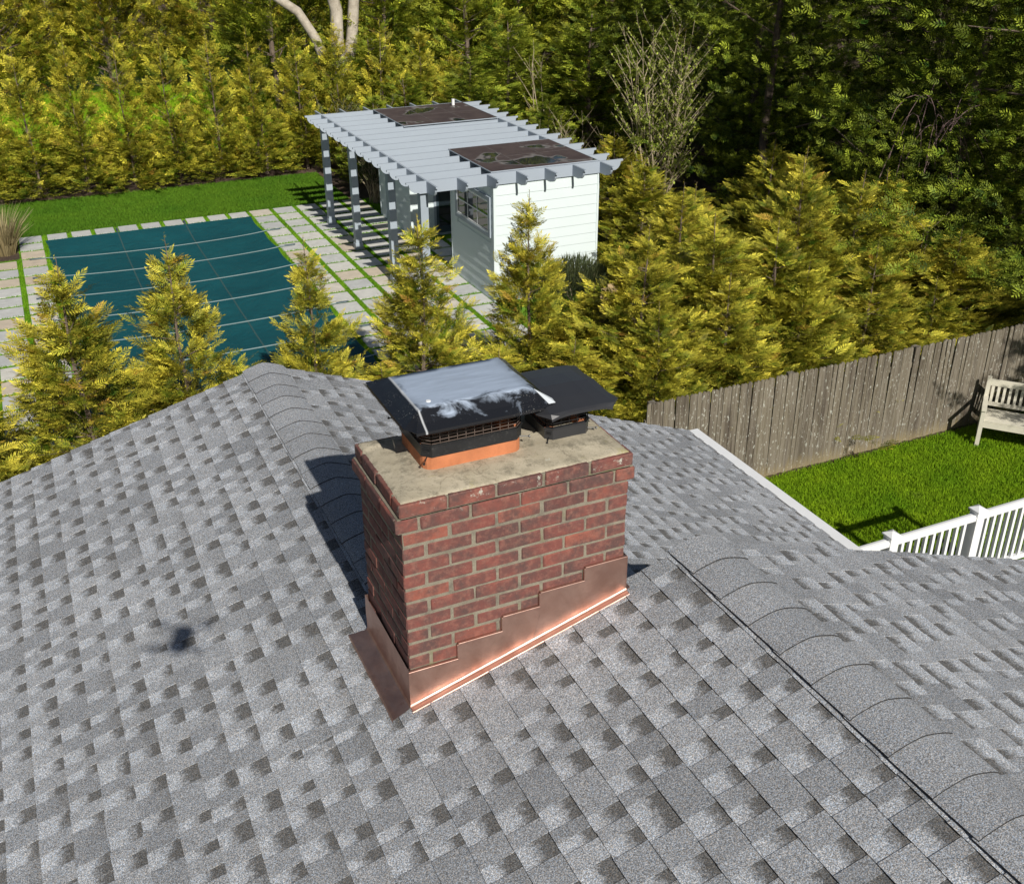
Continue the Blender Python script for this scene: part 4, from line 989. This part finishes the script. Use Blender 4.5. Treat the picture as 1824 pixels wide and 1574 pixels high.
# the dark wood on the right
gd = 'big dark conifers along the right side'
DK = [(15.2, 17.6), (18.4, 15.8), (16.3, 12.6), (15.3, 9.6), (18.6, 11.5), (21.8, 14.2), (21.5, 18.5), (17.6, 21.5), (20.5, 24.5), (24.8, 21.5), (25.5, 16.5), (19.5, 8.2), (23.5, 10.5), (24, 28), (28.5, 25), (29, 19.5), (28, 13)]
for i, (od, (x, y)) in enumerate(keep_visible(DK, 2.3)): tree(DARK[i % 3], x, y, MT['dleaf'], od+'big dark green conifer from the left in the shaded wood behind the fence', gd, rnd.uniform(.92, 1.08), rnd.uniform(.95, 1.15), name='dark_conifer', rz=i*1.9)
# tree outside the frame on the right: only its shade on fence and bench is seen
SHADE = arborvitae(9.0, 2.3, 600, 9, TPs, 66, clump=.4, leader=False, round_=True, size=1.8, gap=0)
tree(SHADE, 14.35, 2.4, MT['dleaf'], 'dark conifer right of the lawn that shades the bench and the fence end', None, .85, .62, name='dark_conifer', rz=.6)

# bare and budding shrubs ---------------------------------------------------
def budshrub(name, x, y, nst, H, spread, seed, label, cat, leafm, nleaf, z=G, lean=(0, 0), r0=.022, twigs=9):
    r = np.random.default_rng(seed); e = empty(name, (x, y, z)); tag(e, label, cat); tb = MB(); P = []; D = []
    for s in range(nst):
        a = r.random()*6.28; sp = spread*(.25+.75*r.random()); h = H*r.uniform(.65, 1.05); b = np.array([math.cos(a)*.25*spread*r.random(), math.sin(a)*.25*spread*r.random(), 0])
        pts = []
        ph = r.random(2)*6.28
        for k in range(8):
            t = k/7; pts.append(b+np.array([math.cos(a)*sp*t**1.25+.05*math.sin(ph[0]+t*7)+lean[0]*t, math.sin(a)*sp*t**1.25+.05*math.sin(ph[1]+t*8)+lean[1]*t, h*t]))
        rs = [r0*(1-.85*k/7)*r.uniform(.8, 1.2) for k in range(8)]; tb.tube(pts, rs, 5)
        for q in range(twigs):
            k = r.integers(2, 7); p = pts[k]+(pts[k+1]-pts[k])*r.random() if k < 7 else pts[7]; a2 = r.random()*6.28; L = r.uniform(.2, .6)*H/3.2
            p2 = p+np.array([math.cos(a2)*L*.5, math.sin(a2)*L*.5, L*.6]); p3 = p2+np.array([math.cos(a2+.3)*L*.35, math.sin(a2)*L*.35, L*.5]); tb.tube([p, p2, p3], [r0*.32, r0*.22, r0*.1], 4)
            for w in range(nleaf):
                t = r.random(); P.append((p*(1-t)+p2*t if r.random() < .5 else p2*(1-t)+p3*t)+r.normal(0, .015, 3)); D.append(r.normal(0, 1, 3)+np.array([0, 0, .6]))
        for w in range(nleaf*2): k = r.integers(3, 7); P.append(pts[k]*(1-.5)+pts[k+1 if k < 7 else 7]*.5+r.normal(0, .03, 3)); D.append(r.normal(0, 1, 3)+np.array([0, 0, .6]))
    o = link('stems', tb.mesh('stems'), MT['twig'], e, Matrix.Identity(4))
    if nleaf:
        lt = [(np.array([(0, 0, 0), (.035, .02, 0), (.07, 0, 0), (.035, -.02, 0)]), np.array([(0, 1, 2), (0, 2, 3)]), np.array([.2, .5, 1, .5]))]
        P, D = np.array(P), np.array(D); me = scatter(lt, P, D, np.tile([.1, .2, 1.], (len(P), 1)), r.uniform(.7, 1.4, len(P)), r.random((len(P), 2)), r.normal(.2, .2, len(P)), 'leaves')
        link('leaves', me, leafm, e, Matrix.Identity(4))
    return e
budshrub('budding_shrub', 12.5, 18.0, 17, 4.9, 1.1, 71, 'bare multi stemmed shrub in pale green bud right of the pool house', 'shrub', MT['budleaf'], 26, r0=.028, twigs=16)
budshrub('bare_shrub', 11.2, 19.6, 26, 2.6, 1.3, 72, 'tangle of bare brown twigs against the pergola tails', 'shrub', MT['budleaf'], 1, r0=.014, twigs=12)
budshrub('sapling', 13.0, 25.2, 3, 4.3, .55, 73, 'slender bare sapling with a forked pale stem behind the pergola', 'sapling', MT['budleaf'], 3, r0=.032, twigs=7)
budshrub('sapling', 13.1, 10.6, 6, 2.6, .5, 74, 'thin budding saplings at the dark right end of the golden evergreens', 'sapling', MT['budleaf'], 3, r0=.012, twigs=5)
budshrub('bare_shrub', 7.6, 24.6, 34, 1.9, .8, 75, 'brown leafless shrub in the shade behind the pergola posts', 'shrub', MT['herb'], 12, r0=.012, twigs=9)
budshrub('bare_shrub', 7.9, 27.0, 30, 2.2, .9, 76, 'dull twiggy shrub between hedge end and pool house', 'shrub', MT['herb'], 16, r0=.012, twigs=9)
# bramble canes hanging in the dark conifers
bc = empty('bramble', (14.8, 13.0, G)); tag(bc, 'arching purplish bare bramble canes hanging against the dark conifers', 'bramble'); m = MB(); r = random.Random(5)
for k in range(17):
    x0 = 13.7+r.uniform(0, 1.2); z0 = -2.4+r.uniform(-.4, .6); y0 = 11.9+r.uniform(-.3, .3); w_ = r.uniform(.5, 1.4); hh = r.uniform(.5, 1.25)
    m.tube([(x0+w_*t*1.1, y0+.25*math.sin(t*3+k), z0+hh*math.sin(math.pi*min(1, t*1.05)**.75)-t*.35) for t in [q/9 for q in range(10)]], [.009*(1-.07*q) for q in range(10)], 4)
m.tube([(12.9, 11.8, -4.0), (13.3, 11.9, -3.2), (13.75, 12, -2.3)], [.012, .010, .008], 4); m.tube([(16.2, 12, -4.0), (16.35, 12, -3.5), (16.5, 12, -3.0)], .012, 4)
m.put('canes', MT['cane'], bc)
# big pale tree behind the hedge
bt = empty('tree', (8.9, 32, G)); tag(bt, 'large leafless tree with three pale limbs rising behind the hedge', 'tree'); m = MB()
m.tube([(8.75, 32, G-.1), (8.8, 32, G+1.2), (8.9, 32, G+2.0)], [.42, .36, .30], 10)
m.tube([(8.8, 32, G+1.7), (8.5, 32, -2.9), (8.18, 32, -2.1), (7.72, 32, -1.35), (7.0, 32, -.85), (6.0, 32.2, .1), (5.0, 32.3, 2.5)], [.24, .19, .155, .15, .14, .13, .08], 9)
m.tube([(8.9, 32, G+1.7), (8.92, 32, -2.2), (8.96, 32, -1.35), (8.85, 32, -.85), (9.0, 32, 1.0), (8.8, 32, 4)], [.26, .21, .20, .19, .17, .1], 9)
m.tube([(9.0, 32, G+1.6), (9.45, 32.1, -2.2), (9.6, 32.1, -1.0), (9.75, 32.1, 1.0), (10.1, 32.2, 4.5)], [.24, .19, .175, .16, .08], 9)
for k in range(14):
    a = r.random()*6.28; z = r.uniform(0, 3.5); m.tube([(8.9+r.uniform(-1, 1)*.3, 32, z), (8.9+math.cos(a)*1.2, 32+math.sin(a)*1.2, z+1.2), (8.9+math.cos(a)*2, 32+math.sin(a)*2, z+2.4)], [.06, .04, .015], 5)
m.put('trunk', MT['pale'], bt, smooth=True)

# small plants ---------------------------------------------------
def tuft(name, x, y, n, H, spread, wid, mat, seed, label, cat, curl=.5, z=G, brush=0):
    r = np.random.default_rng(seed); V = []; F = []; T_ = []
    for b in range(n):
        a = r.random()*6.28; s = spread*r.random()**.6; p0 = np.array([math.cos(a)*s*.35, math.sin(a)*s*.35, 0]); h = H*r.uniform(.5, 1.1); o = len(V); sd = np.array([-math.sin(a+r.normal(0, .8)), math.cos(a), 0])*wid*r.uniform(.6, 1.3)
        g = r.random(); tt = r.random()
        for k in range(4):
            t = k/3; c = p0+np.array([math.cos(a)*s*t**1.6, math.sin(a)*s*t**1.6, h*(t-curl*.3*t**3)]); w_ = 1-t*.9
            V += [c-sd*w_, c+sd*w_]; T_ += [(t, g, tt)]*2
        for k in range(3): F.append((o+2*k, o+2*k+1, o+2*k+3, o+2*k+2))
    e = empty(name, (x, y, z)); tag(e, label, cat); o = link('blades', mesh_np('blades', V, F, T_), mat, e, Matrix.Identity(4)); return e
tuft('ornamental_grass', -1.85, 23.9, 520, 1.25, .62, .012, MT['straw'], 81, 'clump of dry straw coloured ornamental grass at the pool corner', 'ornamental grass')
sheetb = MB(); sheetb.box(-3.3, -1.56, 23.35, 24.85, G-.02, G+.006); tag(sheetb.put('planting_bed', MT['soil']), kind='structure')
def fuzz(name, x, y, R, H, n, mat, seed, label, z=G, L=.16, cat='shrub', wid=.012):
    r = np.random.default_rng(seed); a = r.random(n)*6.28; c = np.arccos(1-r.random(n)*1.1); rr_ = .55+.45*r.random(n)**.5
    N = np.stack([np.sin(c)*np.cos(a)*R, np.sin(c)*np.sin(a)*R, np.cos(c)*H*.9+.02], 1); P = N*rr_[:, None]; P[:, 2] = np.maximum(P[:, 2]+H*.06, .03)
    lt = [(np.array([(0, 0, 0), (L*.4, wid, 0), (L, 0, -.01), (L*.4, -wid, 0)]), np.array([(0, 1, 2), (0, 2, 3)]), np.array([0, .4, 1, .4]))]
    D = N/np.linalg.norm(N, axis=1, keepdims=True)+r.normal(0, .35, (n, 3))+np.array([0, 0, .7]); me = scatter(lt, P, D, r.normal(0, 1, (n, 3)), r.uniform(.6, 1.4, n), r.random((n, 2)), r.normal(0, .2, n), 'foliage')
    e = empty(name, (x, y, z)); tag(e, label, cat); link('foliage', me, mat, e, Matrix.Identity(4))
    tb = MB()
    for k in range(7): q = r.random()*6.28; tb.tube([(0, 0, -.02), (math.cos(q)*R*.3, math.sin(q)*R*.3, H*.4), (math.cos(q)*R*.5, math.sin(q)*R*.5, H*.8)], [.015, .01, .004], 4)
    link('stems', tb.mesh('stems'), MT['twig'], e, Matrix.Identity(4)); return e
fuzz('rosemary_bush', 8.7, 14.9, .85, 1.05, 9000, MT['herb'], 91, 'rounded grey green needle leaved bush against the white siding', L=.14, wid=.006)
fuzz('shrub', -1.6, 7.2, .95, 2.35, 9000, MT['leaf'], 92, 'yellow green broad leaved shrub poking over the left roof edge', L=.09, wid=.016)
fuzz('shrub', -3.2, 8.2, 1.1, 2.3, 7000, MT['leaf'], 93, 'yellow green shrub hidden low behind the left roof slope', L=.09, wid=.016)
